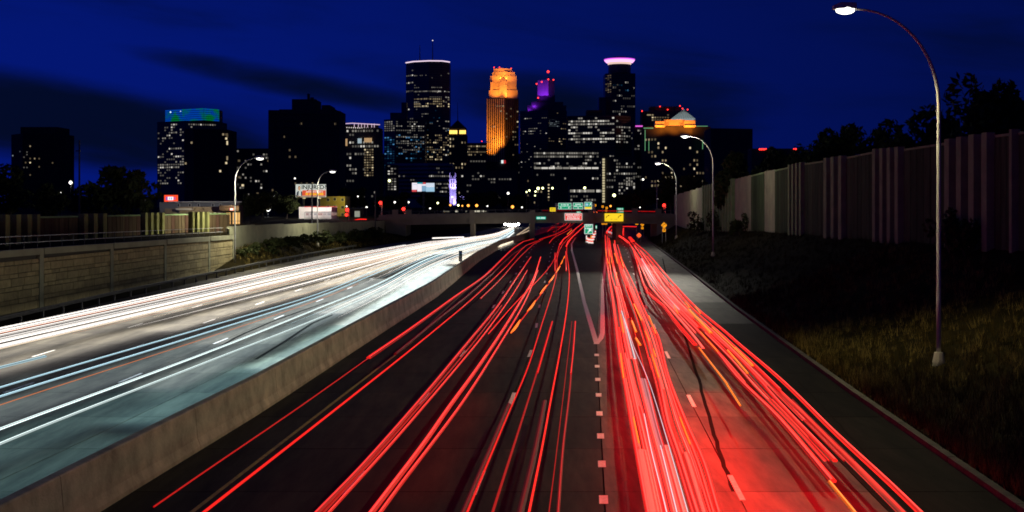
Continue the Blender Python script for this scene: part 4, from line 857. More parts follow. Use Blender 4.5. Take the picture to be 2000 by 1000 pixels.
class Bld:
    def __init__(s, name, label, chain, pytop, depth, m, pybase=None, zb=4.0, cat='building', group=None):
        s.Yr = sum(c[1] for c in chain) / len(chain); s.chain = chain
        s.P = [Vector(((p - 1000) * Y / F, Y)) for p, Y in chain]
        s.ztop = zat(pytop, s.Yr); s.zb = zb if pybase is None else zat(pybase, s.Yr)
        c = sum(s.P, Vector((0, 0))) / len(s.P)
        s.t = thing(name, (c.x, c.y, s.zb), label, cat, group); s.m = m
        s.block(s.P, s.zb, s.ztop, depth, m)
    def block(s, P, z0, z1, depth, m, name='wall'):
        q = MB(); q.prism([P[k] for k in range(len(P))] + [Vector((P[-1].x + .00, P[-1].y + depth)), Vector((P[0].x, P[0].y + depth))], z0, z1); return q.build(name, m, s.t)
    def tier(s, px0, px1, py0, py1, dy=6.0, depth=25.0, m=None, name='wall'):   # an upper block set back by dy
        Y = s.Yr + dy; a = at(px0, py1, Y); b = at(px1, py0, Y); q = MB(); q.box(a.x, b.x, Y, Y + depth, a.z, b.z); return q.build(name, m or s.m, s.t)
    def win(s, face, py0, py1, rp, cp, lo, hi_, rowp, pal, wf=.62, hf=.5, u0=.02, u1=.98, seed=None, name='lit_windows', wts=(.5, .35, .15), off=.4):
        rnd = random.Random(seed if seed is not None else hash((face, py0, cp)) & 999); A, B = s.P[face], s.P[face + 1]; d = B - A; n = Vector((d.y, -d.x)).normalized()
        pxw = abs((B.x / B.y - A.x / A.y) * F) * (u1 - u0); nc = max(1, int(pxw / cp)); nr = max(1, int((py1 - py0) / rp)); q = MB(); Yr = (A.y + B.y) / 2
        for r in range(nr):
            big = rnd.random() < rowp; p = hi_ if big else lo; run = 0
            za = zat(py0 + rp * (r + .5 - hf / 2), Yr); zc = zat(py0 + rp * (r + .5 + hf / 2), Yr)
            for c in range(nc):
                if run <= 0: on = rnd.random() < p; run = rnd.choice([1, 1, 2, 3, 4] if big else [1, 1, 2])
                run -= 1
                if not on: continue
                f0 = u0 + (u1 - u0) * (c + .5 - wf / 2) / nc; f1 = u0 + (u1 - u0) * (c + .5 + wf / 2) / nc
                a = A + d * f0 + n * off; b = A + d * f1 + n * off
                q.poly([(a.x, a.y, zc), (b.x, b.y, zc), (b.x, b.y, za), (a.x, a.y, za)], rnd.choices([0, 1, 2], wts)[0])
        if q.f: tag(q.build(name, pal, s.t), kind='stuff')
    def ledges(s, py0, py1, step, m=None):
        q = MB()
        for A, B in zip(s.P[:-1], s.P[1:]):
            y = py0
            while y < py1: z0 = zat(y, s.Yr); q.bar(A, B, .5, z0 - .45, z0 + .45, side=-.28); y += step
        tag(q.build('floor_ledges', m or stone_m, s.t), kind='stuff')
    def beacon(s, px, py, r=1.2, m=None):
        q = MB(); c = at(px, py, s.Yr); q.ball(c, r, nu=6, nv=4); q.build('beacon', m or led_red, s.t); 
        return c
    def mast(s, px, py0, py1, r=.7):
        a, b = at(px, py1, s.Yr + 8), at(px, py0, s.Yr + 8); q = MB(); q.tube([a, b], [r, r * .4], 6); q.build('mast', darksteel, s.t)

# twin-block apartment tower far off on the near side of the freeway
b = Bld('apartment_tower', 'dark stepped apartment tower beyond the board noise wall, few warm windows', [(22, 905), (44, 890), (126, 900)], 262, 20, brick_d)
b.tier(40, 112, 248, 262.5); b.win(0, 272, 385, 7, 6, .12, .3, .2, W_COOL, seed=3, wf=.3, hf=.35, wts=(.8, .2, 0)); b.win(1, 266, 390, 8, 8, .06, .1, .2, W_WARM, seed=11, wf=.3, hf=.35); b.win(1, 295, 340, 5, 4, .35, .5, .5, W_WHITE, u0=0, u1=.14, seed=2, wf=.4, wts=(1, 0, 0))
b.beacon(60, 364, .9, mat('beacon_orange', (.1, 0, 0), emit=(1, .2, .03), strength=3, sample=False))
for px in (60, 64, 102): b.win(1, 254, 262, 8, 8, 0, 0, 0, W_WARM)
# office tower with an LED crown
b = Bld('office_tower', 'pale gridded office tower topped by a blue and green lit crown', [(307, 1450), (361, 1425), (428, 1440)], 237, 40, stone_m)
b.win(0, 241, 362, 5.2, 4.2, .30, .8, .42, W_WHITE, seed=5, wts=(.55, .33, .12)); b.win(1, 241, 252, 5, 4.5, .2, .5, .4, W_WHITE, seed=8)
led = mat('led_crown', (.01, .01, .02), .5, emit=(.0, .2, .9), strength=.45, sample=False)
nt = led.node_tree; tcn = nt.nodes.new('ShaderNodeTexCoord'); nz = nt.nodes.new('ShaderNodeTexNoise'); nz.inputs['Scale'].default_value = .06; nt.links.new(tcn.outputs['Object'], nz.inputs['Vector']); rp_ = nt.nodes.new('ShaderNodeValToRGB')
rp_.color_ramp.elements[0].position = .42; rp_.color_ramp.elements[0].color = (0, .30, .06, 1); rp_.color_ramp.elements[1].position = .56; rp_.color_ramp.elements[1].color = (0.0, .10, .75, 1); nt.links.new(nz.outputs[0], rp_.inputs[0]); nt.links.new(rp_.outputs[0], nt.nodes['Principled BSDF'].inputs['Emission Color'])
Yc = 1432; cr_pts = [Vector(((324 - 1000) * 1450 / F, 1450)), Vector(((398 - 1000) * 1420 / F, 1420)), Vector(((427 - 1000) * 1440 / F, 1440))]
b.block(cr_pts, zat(237.2, Yc), zat(213.5, Yc), 20, darksteel, 'crown_core')
for k in range(6):
    z0 = zat(236 - k * 4.0, Yc); q = MB()
    for A, B in zip(cr_pts[:-1], cr_pts[1:]): q.bar(A, B, .8, z0, z0 + 1.7, side=-.6)
    q.build('led_band', led, b.t)
for px, py in ((333, 219), (353, 217.5), (372, 215.5), (393, 214), (415, 214.5)): b.beacon(px, py, .9, wm('crown_spark', (.6, .85, 1), 1.5)).y
for px in (393, 400, 407.5, 414): b.beacon(px, 236.3 - (px % 2), 1.6)
b2 = Bld('apartment_block', 'black apartment block pressed against the tower with the lit crown', [(360, 1300), (378, 1290), (446, 1305)], 252.5, 40, brick_d)
b2.win(1, 258, 360, 8, 5.5, .03, .1, .1, W_WARM, seed=21, wts=(.3, .4, .3)); b2.win(1, 256, 360, 15, 8, .7, .8, .5, W_WARM, u0=.93, u1=1.0, seed=4); b2.win(0, 275, 340, 8, 5, .25, .3, .2, W_WARM, seed=6)
b = Bld('low_office', 'dim low office behind the first berm lamp, scattered windows', [(440, 1500), (530, 1500)], 290, 30, stone_d); b.win(0, 292, 385, 6.5, 5, .10, .3, .2, W_WHITE, seed=9); b.win(0, 310, 385, 8, 7, .08, .2, .2, W_WARM, seed=12)
# big dark slab with penthouse
b = Bld('apartment_slab', 'massive unlit apartment slab with penthouse, behind the lawyer billboard', [(524, 800), (663, 806)], 215.5, 30, mat('slab_brown', (.055, .05, .042), .9, noise=(.06, .2)))
b.ledges(222, 392, 13, stone_d); b.tier(570, 616, 193.5, 216); b.tier(628, 644, 205, 216); b.tier(600, 604, 183, 194, depth=3); b.tier(606, 612, 190, 194, depth=3); b.tier(545, 655, 213.5, 216, dy=2)
b.win(0, 222, 380, 13, 11, .07, .12, .2, W_WARM, seed=77, wf=.3, hf=.3, wts=(.85, .13, .02))
for px in range(536, 660, 17):
    q = MB(); a_ = at(px, 395, 799.6); c2 = at(px + .8, 218, 799.6); q.box(a_.x, c2.x, 799.2, 799.9, a_.z, c2.z); q.build('pilaster', stone_d, b.t)
# trellis-crowned tower
b = Bld('hotel_tower', 'tower with a glowing lilac trellis along its roof', [(664, 1700), (742, 1690)], 250, 40, stone_d)
tre = wm('trellis_light', (1, .72, .95), .75); q = MB(); Yt = 1690
b.tier(668, 738, 243, 250.5, dy=5, depth=10)
for x0, y0_, x1, y1_ in ((664, 242.2, 688, 240.6), (688, 240.6, 742, 243.6)):
    A, B = at(x0, y0_, Yt), at(x1, y1_, Yt); q = MB(); q.tube([A, B], .55, 4); q.build('trellis_rail', tre, b.t)
for px in (666, 674, 692, 700, 706, 712, 718, 726, 731): q = MB(); q.tube([at(px, 241.5, Yt), at(px, 249, Yt)], .4, 4); q.build('trellis_post', tre, b.t)
for k in range(18): b.beacon(665 + k * 4.2, 248.5 + .15 * k, .75, wm('roof_bead', (1, .9, .85), .9))
b.win(0, 252, 395, 7.5, 5, .10, .35, .22, W_WHITE, seed=31, wts=(.55, .3, .15)); b.win(0, 290, 345, 5, 4, .7, .9, .7, W_WARM, u0=.6, u1=.85, seed=14)
for x0, x1, y0_, y1_, m_ in ((712, 727, 269.5, 278, wm('amber_panel', (1, .62, .3), .7)), (699, 707, 270.5, 280, wm('cool_panel', (.7, .9, 1), .7)), (675, 679, 271, 285, wm('amber_panel', (1, .62, .3), .7))):
    q = MB(); A, B = at(x0, y1_, Yt), at(x1, y0_, Yt); nn = max(2, int((x1 - x0) / 2.2))
    for k in range(nn): q.box(lerp(A.x, B.x, k / nn), lerp(A.x, B.x, (k + .6) / nn), Yt - .8, Yt - .3, A.z, B.z)
    tag(q.build('lit_lobby', m_, b.t), kind='stuff')
# dark glass tower cluster and the tall flat-topped tower
b = Bld('glass_block', 'dark stepped glass block with faint blue floors beside the tallest tower', [(750, 1900), (772, 1885), (830, 1895)], 233, 40, glass_d)
b.tier(762, 794, 220, 233.5); b.tier(784, 794, 200, 221, dy=10)
b.win(1, 236, 300, 4.2, 4.0, .25, .8, .35, W_WHITE, seed=51, wts=(.8, .18, .02)); b.win(0, 236, 260, 4.2, 4.0, .6, .9, .6, W_WHITE, seed=52, wts=(.7, .28, .02)); b.win(0, 262, 330, 4.5, 4.4, .5, .7, .5, W_BLUE, seed=53); b.win(1, 262, 318, 4.5, 4.4, .2, .4, .3, W_BLUE, seed=54)
b = Bld('tall_tower', 'tallest dark glass tower with a pinkish white line along its flat top', [(793, 1985), (808, 1968), (838, 1958), (864, 1960), (878, 1975)], 121, 40, glass_d)
crl = wm('crown_line', (1, .78, .95), 1.0)
for k, (A, B) in enumerate(zip(b.P[:-1], b.P[1:])):
    q = MB(); q.bar(A, B, .8, b.ztop - .4, b.ztop + 1.3, side=-.5); q.build('crown_light', crl, b.t)
b.ledges(126, 318, 4.7, mat('ledge_metal', (.07, .075, .085), .5, .3)); b.mast(820, 88, 121, .9); b.mast(845, 79, 121, .9); b.beacon(845, 79, .9, wm('mast_spark', (1, .9, .9), 1.2))
for f, sd in ((0, 61), (1, 62), (2, 63), (3, 64)): b.win(f, 136, 318, 4.7, 3.4, .07, .5, .12, W_WHITE, seed=sd, wts=(.7, .25, .05)); b.win(f, 176, 181, 4.7, 2.6, .75, .9, 1, W_WHITE, seed=sd + 20, wts=(.4, .5, .1)); b.win(f, 190, 318, 4.7, 3.4, .04, .1, .2, W_BLUE, seed=sd + 40)
for f in (1, 2, 3): b.win(f, 191, 212, 4.7, 3.2, .3, .85, .5, W_WARM, seed=f + 90, wts=(.5, .4, .1)); b.win(f, 262, 318, 4.7, 3.4, .3, .6, .35, W_WARM, seed=f + 95, wts=(.6, .3, .1))
# old tower with a pyramid roof and a bright lantern storey
b = Bld('pyramid_tower', 'old stone tower with pyramid roof and a blazing golden lantern storey', [(876, 1700), (912, 1700)], 264, 26, brick_d)
b.tier(877.5, 910.5, 249.5, 264.2, dy=1, depth=23)
for x0, x1 in ((878, 893.5), (897.5, 910)):
    n_ = 5
    for k in range(n_):
        q = MB(); A, B = at(lerp(x0, x1, k / n_), 261.5, 1700.4), at(lerp(x0, x1, (k + .8) / n_), 254.5, 1700.4); q.box(A.x, B.x, 1699.6, 1700.6, A.z, B.z); q.build('lantern_window', wm('lantern_gold', (1, .62, .12), 2.2), b.t)
A = at(878, 249.5, 1701); B = at(910, 249.5, 1701); T = at(894, 234, 1712); q = MB(); q.v = [(A.x, 1701, A.z), (B.x, 1701, A.z), (B.x, 1724, A.z), (A.x, 1724, A.z), tuple(T)]; q.f = [(0, 1, 4), (1, 2, 4), (2, 3, 4), (3, 0, 4), (3, 2, 1, 0)]; q.mi = [0] * 5; rf = q.build('roof', stone_d, b.t)
q = MB(); q.tube([T, at(893.5, 200, 1712)], [.6, .15], 6); q.build('spire', darksteel, rf)
b.win(0, 268, 395, 7, 5.4, .22, .35, .3, W_WARM, seed=101, wf=.4, wts=(.4, .4, .2))
b = Bld('mid_office', 'plain mid-rise office between the pyramid tower and the orange tower', [(906, 1850), (950, 1850)], 279, 30, stone_d); b.win(0, 283, 310, 5.5, 3.6, .4, .9, .5, W_WARM, seed=112); b.win(0, 312, 390, 6, 5, .06, .2, .2, W_WHITE, seed=113); b.mast(941, 276, 279); b.beacon(941, 276, .8)
# floodlit orange tower
b = Bld('floodlit_tower', 'slender setback tower floodlit orange from crown to shaft', [(950, 1905), (986, 1895), (1013, 1910)], 192, 30, stone_d, pybase=408)
b.block([Vector(((p - 1000) * Y / F, Y)) for p, Y in ((955, 1908), (986, 1898), (1011, 1910))], zat(192.3, 1905), zat(176, 1905), 26, tan_s, 'setback')
b.block([Vector(((p - 1000) * Y / F, Y)) for p, Y in ((957, 1909), (986, 1900), (1009, 1911))], zat(176.3, 1905), zat(148, 1905), 24, tan_s, 'crown')
b.block([Vector(((p - 1000) * Y / F, Y)) for p, Y in ((961, 1911), (986, 1903), (1006, 1912))], zat(148.3, 1905), zat(140, 1905), 22, tan_s, 'crown')
b.block([Vector(((p - 1000) * Y / F, Y)) for p, Y in ((964, 1912), (983, 1905), (1000, 1913))], zat(140.3, 1905), zat(133, 1905), 20, tan_s, 'crown_cap')
b.tier(976, 990, 152, 190, dy=-13, depth=8, m=tan_s, name='buttress'); b.tier(958, 962, 160, 178, dy=-1, depth=6, m=tan_s, name='buttress')
for k in range(9):                     # vertical fins on both faces
    for A, B, nf in ((b.P[0], b.P[1], 9), (b.P[1], b.P[2], 7)):
        if k >= nf: continue
        p = A.lerp(B, (k + .5) / nf); q = MB(); q.bar(p - (B - A).normalized() * .55, p + (B - A).normalized() * .55, .9, zat(318, 1900), zat(193, 1900), side=-.4); q.build('fin', tan_s if A is b.P[0] else stone_d, b.t)
for px, py in ((965, 131.5), (975.5, 131.5), (998, 133.5)): b.beacon(px, py, .9)
b.win(0, 200, 312, 5, 4, .05, .15, .2, W_WARM, seed=121, wts=(.7, .3, 0), off=.9); b.win(1, 200, 330, 5, 4, .12, .4, .15, W_WARM, seed=122, wts=(.8, .18, .02), off=.9); b.tier(940, 1012, 316, 408, dy=-40, depth=30, m=stone_d, name='podium')
for x0 in (934.5, 979):
    for dx, m_ in ((0, wm('sign_glow_white', (.85, 1, 1), 1.0)), (4.6, wm('sign_glow_red', (1, .05, .06), .5))):
        q = MB(); A, B = at(x0 + dx, 319, 1862), at(x0 + dx + 4.2, 313, 1862); q.box(A.x, B.x, 1861, 1862, A.z, B.z); q.build('roof_sign', m_, b.t)
FLO = (1, .27, .022)
def flood(px, py, Y, tx, ty, tY, e, ang=70, c=FLO, par=None): return lamp('SPOT', at(px, py, Y), e, c, target=at(tx, ty, tY), size=1.0, angle=ang, blend=.7, parent=par)
flood(962, 312, 1880, 966, 245, 1900, 2.6e5, 65, par=b.t); flood(975, 312, 1876, 975, 235, 1897, 3.0e5, 60, par=b.t); flood(958, 312, 1884, 957, 270, 1902, 1.1e5, 80, par=b.t)
flood(964, 196, 1882, 967, 160, 1904, 0.95e5, 85, par=b.t); flood(997, 196, 1876, 997, 158, 1906, 1.0e5, 80, par=b.t); flood(982, 200, 1866, 982, 168, 1885, 0.55e5, 70, par=b.t); flood(975, 152, 1884, 975, 138, 1908, .45e5, 90, par=b.t); flood(993, 154, 1884, 992, 138, 1908, .45e5, 90, par=b.t)
# purple topped stepped tower
b = Bld('stepped_tower', 'black stepped glass tower with a purple lit top and red beacons', [(1016, 1805), (1070, 1780), (1107, 1800)], 216, 40, glass_d)
b.tier(1030, 1106, 206, 216.5, dy=8); b.tier(1038, 1100, 199, 206.5, dy=12); b.tier(1049, 1084, 186, 199.5, dy=16); pt = b.block([Vector(((p - 1000) * Y / F, Y)) for p, Y in ((1050, 1812), (1071, 1802), (1083, 1812))], zat(186.3, 1805), zat(156, 1805), 14, mat('purple_panel_wall', (.35, .33, .38), .6), 'crown')
b.mast(1070.5, 140, 157, .8); b.beacon(1070.5, 140, 1.8); 
for px, py in ((1048, 164), (1058, 160), (1071, 155), (1081, 156), (1051, 191)): b.beacon(px, py, 1.1)
b.ledges(220, 330, 5.0, mat('ledge_metal', (.07, .075, .085), .5, .3)); PUR = (.32, .03, 1)
flood(1058, 197, 1788, 1060, 170, 1806, 4.2e4, 90, PUR, b.t); flood(1044, 205, 1790, 1046, 198, 1806, 1.0e4, 100, PUR, b.t); flood(1034, 212, 1786, 1035, 205, 1800, .8e4, 100, PUR, b.t)
b.win(0, 218, 330, 5, 3.6, .06, .5, .2, W_WHITE, seed=131, wts=(.6, .3, .1)); b.win(1, 218, 330, 5, 3.6, .06, .5, .2, W_WARM, seed=132, wts=(.6, .3, .1)); b.win(1, 233, 248, 3, 2.5, .7, .8, .6, W_COOL, u0=.05, u1=.6, seed=133, wts=(.9, .1, 0))
# wide low office in front
b = Bld('wide_office', 'wide low office block with one brightly lit storey below the stepped tower', [(1040, 1500), (1172, 1500)], 292, 40, stone_d)
b.win(0, 296, 335, 6.6, 4.4, .25, .8, .55, W_WHITE, seed=141, wf=.8, wts=(.45, .4, .15)); b.win(0, 325, 332, 6.6, 13, .9, 1, 1, W_WHITE, wf=.9, seed=142, wts=(0, .25, .75)); b.win(0, 338, 396, 7, 4.4, .10, .4, .2, W_WHITE, seed=143)
# large bright-windowed office
b = Bld('bright_office', 'broad office tower with long rows of bright windows beside the round-crowned tower', [(1108, 1655), (1202, 1640), (1232, 1655)], 226, 40, stone_d); b.tier(1146, 1176, 215, 226.5); b.ledges(228, 392, 5.8)
b.win(0, 228, 290, 5.8, 4.6, .25, .97, .72, W_WHITE, seed=152, wf=.8, wts=(.25, .45, .3)); b.win(1, 234, 290, 5.8, 4.6, .2, .8, .55, W_WHITE, seed=153, wts=(.5, .4, .1)); b.win(0, 268, 274, 6, 5, .9, .9, 1, W_WARM, u0=.02, u1=.18, wf=.9, seed=154, wts=(0, .2, .8)); b.win(0, 296, 390, 6.2, 4.5, .12, .5, .25, W_WHITE, u0=.6, seed=155)
# round crown tower
b = Bld('round_crown_tower', 'dark tower with a round glowing magenta and white halo crown', [(1182, 1905), (1195, 1890), (1241, 1900)], 143, 40, glass_d); b.tier(1170, 1184, 190, 300, dy=3)
b.ledges(146, 300, 5.2, mat('ledge_metal', (.07, .075, .085), .5, .3)); cc = at(1210, 142, 1915); 
def ring(cx, cy, z0, z1, r0, r1, m, name, n_=36):
    q = MB()
    for k in range(n_):
        a0 = 2 * math.pi * k / n_; q.v += [(cx + r0 * math.cos(a0), cy + r0 * math.sin(a0), z0), (cx + r1 * math.cos(a0), cy + r1 * math.sin(a0), z1)]
    for k in range(n_): j = (k + 1) % n_; q.f.append((2 * k, 2 * j, 2 * j + 1, 2 * k + 1)); q.mi.append(0)
    q.f.append(tuple(2 * k + 1 for k in range(n_))); q.mi.append(0); q.f.append(tuple(2 * k for k in range(n_ - 1, -1, -1))); q.mi.append(0); return q.build(name, m, b.t, False)
pm_ = 1915 / F
ring(cc.x, cc.y, zat(143.5, 1915), zat(127, 1915), 22 * pm_, 22 * pm_, glass_d, 'drum'); ring(cc.x, cc.y, zat(127, 1915), zat(122.5, 1915), 22 * pm_, 24 * pm_, wm('halo_lower', (1, .7, .6), .9), 'halo_lower_band')
ring(cc.x, cc.y, zat(122.4, 1915), zat(118.4, 1915), 26 * pm_, 29.5 * pm_, wm('halo_light', (1, .42, 1), 1.6), 'halo'); ring(cc.x, cc.y, zat(118.3, 1915), zat(116.2, 1915), 29.8 * pm_, 30.2 * pm_, wm('halo_rim', (.8, .12, 1), 1.1), 'halo_rim'); ring(cc.x, cc.y, zat(116.1, 1915), zat(112, 1915), 14 * pm_, 14 * pm_, glass_d, 'roof_drum')
b.win(1, 148, 300, 5.2, 4, .12, .6, .2, W_WHITE, seed=161, wts=(.55, .3, .15)); b.win(0, 146, 190, 4, 4, .7, .8, .6, W_WARM, seed=162, wts=(.8, .2, 0)); b.win(1, 144, 180, 5, 4, .05, .1, .2, W_BLUE, seed=163)
b = Bld('narrow_block', 'narrow block with a magenta roof strip beside the round-crowned tower', [(1238, 1750), (1256, 1750)], 248, 20, stone_d); q = MB(); A, B = at(1241, 247.6, 1749), at(1255, 245.2, 1749); q.box(A.x, B.x, 1748, 1749, A.z, B.z); q.build('roof_strip', wm('strip_magenta', (1, .15, .9), .9), b.t); b.win(0, 252, 395, 6, 5, .2, .4, .2, W_WHITE, seed=171)
b = Bld('flat_tower', 'dark flat-topped tower with red beacons behind the glass pyramid', [(1254, 1950), (1345, 1950)], 217, 30, mat('brown_stone', (.10, .08, .07), .9, noise=(.03, .2))); b.tier(1270, 1330, 208, 217.4)
for px, py in ((1254, 217), (1289, 208), (1304, 214), (1328, 207)): b.beacon(px, py, 1.0)
b.win(0, 222, 250, 5, 5, .25, .5, .4, W_WARM, u0=.2, u1=.75, seed=181, wts=(.75, .22, .03)); b.win(0, 222, 227, 5, 9, 1, 1, 1, W_WARM, u0=.1, u1=.2, wf=.9, seed=182, wts=(0, .5, .5))
# building with orange loggia and lit glass pyramid
b = Bld('pyramid_crown_building', 'apartment tower with an orange lit loggia and a glass pyramid on top', [(1258, 1605), (1290, 1590), (1352, 1590), (1388, 1605)], 247, 40, stone_d)
b.tier(1280, 1298, 237, 249, dy=-9, depth=20, m=tan_s, name='loggia'); b.tier(1297, 1338, 233.5, 248, dy=-5, depth=20, m=tan_s, name='loggia'); b.tier(1336.5, 1358, 235, 249, dy=-9, depth=20, m=tan_s, name='loggia')
for x0, x1 in ((1279, 1299), (1335.5, 1359)):
    q = MB(); A, B = at(x0, 247.5, b.Yr - 11.5), at(x1, 244.5, b.Yr - 11.5); q.box(A.x, B.x, b.Yr - 12.5, b.Yr - 9.2, A.z, B.z); q.build('cornice', tan_s, b.t)
for px, tx in ((1289, 1289), (1318, 1317), (1348, 1347)): flood(px, 252, b.Yr - 22, tx, 241, b.Yr - 6, 3.6e4, 120, (1, .26, .02), b.t)
YP = b.Yr + 2; A, B = at(1312, 232.5, YP), at(1358.5, 232.5, YP); T = at(1335.5, 213.5, YP + 10); gp = wm('pyramid_glass', (.72, .9, .92), .34); pf = MB(); pe = MB()
base4 = [Vector((A.x, YP, A.z)), Vector((B.x, YP, A.z)), Vector((B.x, YP + 22, A.z)), Vector((A.x, YP + 22, A.z))]
q = MB(); q.v = [tuple(p) for p in base4] + [tuple(T)]; q.f = [(0, 1, 4), (1, 2, 4), (2, 3, 4), (3, 0, 4), (3, 2, 1, 0)]; q.mi = [0] * 5; py_ = q.build('glass_pyramid', gp, b.t)
for k in range(1, 8):
    f = k / 8; q = MB(); q.tube([base4[0].lerp(T, f) + Vector((0, -.3, 0)), base4[1].lerp(T, f) + Vector((0, -.3, 0))], .22, 4); q.build('glazing_bar', darksteel, py_)
for k in range(9):
    f = (k + .5) / 9; q = MB(); q.tube([base4[0].lerp(base4[1], f) + Vector((0, -.3, 0)), T.lerp(base4[0].lerp(base4[1], f), .1) + Vector((0, -.3, 0))], .2, 4); q.build('glazing_bar', darksteel, py_)
grn = wm('green_strip', (.35, 1, .45), .35)
for x0, y0_, x1, y1_ in ((1257, 250, 1276, 250.5), (1360, 246.5, 1382, 246.5), (1259.5, 254, 1259.7, 294), (1266.8, 276, 1267, 294), (1371.8, 274, 1372, 291), (1379.6, 276, 1379.8, 291)):
    q = MB(); A, B = at(x0, max(y0_, y1_) + .5, b.Yr - 10), at(max(x1, x0 + .9), min(y0_, y1_) - .5, b.Yr - 10); q.box(A.x, B.x, b.Yr - 11, b.Yr - 9.5, A.z, B.z); q.build('light_strip', grn, b.t)
for px, py in ((1333, 212), (1343, 214)): b.beacon(px, py, .9)
for f, sd in ((0, 191), (1, 192), (2, 193)): b.win(f, 252, 390, 8.2, 5.6, .17, .3, .3, W_WARM, seed=sd, wf=.5, wts=(.35, .4, .25))
b = Bld('unlit_block', 'unlit dark block behind the pale end of the bank noise wall', [(1388, 1200), (1470, 1210)], 251, 40, stone_d); b.win(0, 290, 300, 8, 9, .3, .3, .3, W_COOL, seed=3, wts=(1, 0, 0))
# front row: banded offices and low blocks
b = Bld('banded_office', 'grey office with horizontal bands behind the digital billboard', [(757, 1300), (836, 1290), (884, 1300)], 319, 30, pale_c)
for k in range(9):
    q = MB(); z0 = zat(327 + k * 7.6, 1295)
    for A, B in zip(b.P[:-1], b.P[1:]): q.bar(A, B, .5, z0, z0 + 2.0, side=-.35)
    q.build('window_band', glass_d, b.t)
b.win(0, 325, 385, 7.6, 4.5, .06, .2, .2, W_WHITE, seed=201, hf=.35, off=.9); b.win(1, 325, 385, 7.6, 3.5, .15, .8, .5, W_WHITE, seed=202, hf=.35, wts=(.7, .25, .05), off=.9)
b = Bld('dark_block', 'dark mid-rise with narrow lit stair windows below the tallest tower', [(752, 1250), (775, 1250)], 322, 20, stone_d); b.win(0, 322, 372, 5, 5, .7, .8, .6, W_WHITE, u0=.2, seed=211, wts=(.6, .3, .1)); 
b = Bld('dark_block', 'dark low block under the orange tower, tiny white lights', [(898, 1280), (1012, 1280)], 332, 20, stone_d); b.win(0, 335, 400, 6, 5, .09, .5, .15, W_WHITE, seed=221, wts=(.75, .2, .05))
b = Bld('dark_block', 'dark block with a warm vertical row of stair windows beyond the green signs', [(1028, 1200), (1100, 1200)], 344, 20, stone_d); b.win(0, 346, 400, 6, 7.5, .9, .9, 1, W_WARM, u0=.55, u1=.66, seed=231, wf=.35, hf=.4, wts=(.1, .4, .5)); b.win(0, 350, 400, 7, 6, .15, .3, .3, W_WARM, u0=0, u1=.45, seed=232, wf=.4)
b = Bld('stair_tower_block', 'dark block with one tall glazed stair tower lit from inside', [(1176, 1150), (1242, 1150)], 306, 20, stone_d); q = MB(); A, B = at(1176, 396, 1149), at(1181.5, 309, 1149); 
for k in range(17): q.box(lerp(A.x, B.x, .1), lerp(A.x, B.x, .9), 1147.6, 1148.6, lerp(A.z, B.z, (k + .1) / 17), lerp(A.z, B.z, (k + .85) / 17))
tag(q.build('stair_glazing', wm('stair_light', (1, .85, .5), .55), b.t), kind='stuff'); b.win(0, 310, 395, 6.5, 4.5, .15, .5, .3, W_WHITE, u0=.12, seed=241, wts=(.55, .33, .12)); b.win(0, 345, 372, 6.5, 4.5, .6, .8, .7, W_WHITE, u0=.7, seed=242, wts=(.4, .4, .2))
b = Bld('low_block', 'low dark block with a single lit strip of windows behind the green signs', [(1112, 1000), (1176, 1000)], 360, 20, stone_d); b.win(0, 370, 377, 6, 3.4, .9, .9, 1, W_WHITE, seed=251, wf=.85, hf=.8, wts=(.1, .5, .4)); b.win(0, 380, 394, 7, 5, .25, .4, .3, W_WHITE, seed=252)
b = Bld('low_block', 'low dark block below the apartment tower with the glass pyramid', [(1244, 1000), (1300, 1000)], 384, 20, stone_d); b.win(0, 386, 398, 6, 6, .2, .3, .3, W_WHITE, seed=261)
b = Bld('low_block', 'far low roofline with red lights above the bank noise wall', [(1468, 700), (1560, 700)], 290, 12, stone_d)
for px in (1484, 1488, 1492, 1496, 1500, 1551, 1554): b.beacon(px, 291.5, .55)
for k, (x0, x1, pt_, lab) in enumerate(((738, 760, 300, 'dim filler block between the trellis tower and the blue-floored block'), (1004, 1046, 300, 'dim filler block between the orange tower and the stepped tower'), (880, 912, 330, 'dim low block behind the pyramid-roofed tower'), (126, 310, 384, 'long low dark block far behind the broad rounded tree'), (446, 530, 345, 'long low dark block behind the dim low office'), (1086, 1112, 262, 'dim filler block between the stepped tower and the bright office'), (1228, 1262, 300, 'dim filler block beside the magenta roof strip'))):
    b = Bld('far_block', lab, [(x0, 2400), (x1, 2400)], pt_, 30, stone_d); b.win(0, pt_ + 4, 398, 6, 5, .06, .3, .15, W_WHITE, seed=400 + k, wts=(.8, .2, 0))
# lilac floodlit church tower
t = thing('church_tower', at(884, 404, 900), 'slim gothic church tower floodlit lilac beside the digital billboard', 'church tower'); YT = 900
ch = mat('church_stone', (.45, .44, .45), .8, noise=(.1, .2))
def tbox(x0, x1, y0_, y1_, name, dy=0, dp=4.0, m=None): q = MB(); A, B = at(x0, y1_, YT), at(x1, y0_, YT); q.box(A.x, B.x, YT + dy, YT + dy + dp, A.z, B.z); return q.build(name, m or ch, t)
tbox(878, 890.5, 348, 372, 'belfry'); tbox(884.6, 890.5, 372.1, 404, 'shaft', dy=.2); tbox(878, 884.4, 372.1, 404, 'shaft', dy=2.5, dp=2)
for x in (878, 880.6, 886, 888.8): tbox(x, x + 1.5, 338 if x in (878, 888.8) else 344, 348.1, 'pinnacle', dy=.2, dp=1)
for x in (881, 885.2):
    for y0_ in (352, 360): tbox(x, x + 2.2, y0_, y0_ + 5.5, 'louvre', dy=-.15, dp=.3, m=sign_blk)
for z in (350, 358.5, 367.5): tbox(877.6, 890.9, z, z + .9, 'string_course', dy=-.3, dp=1)
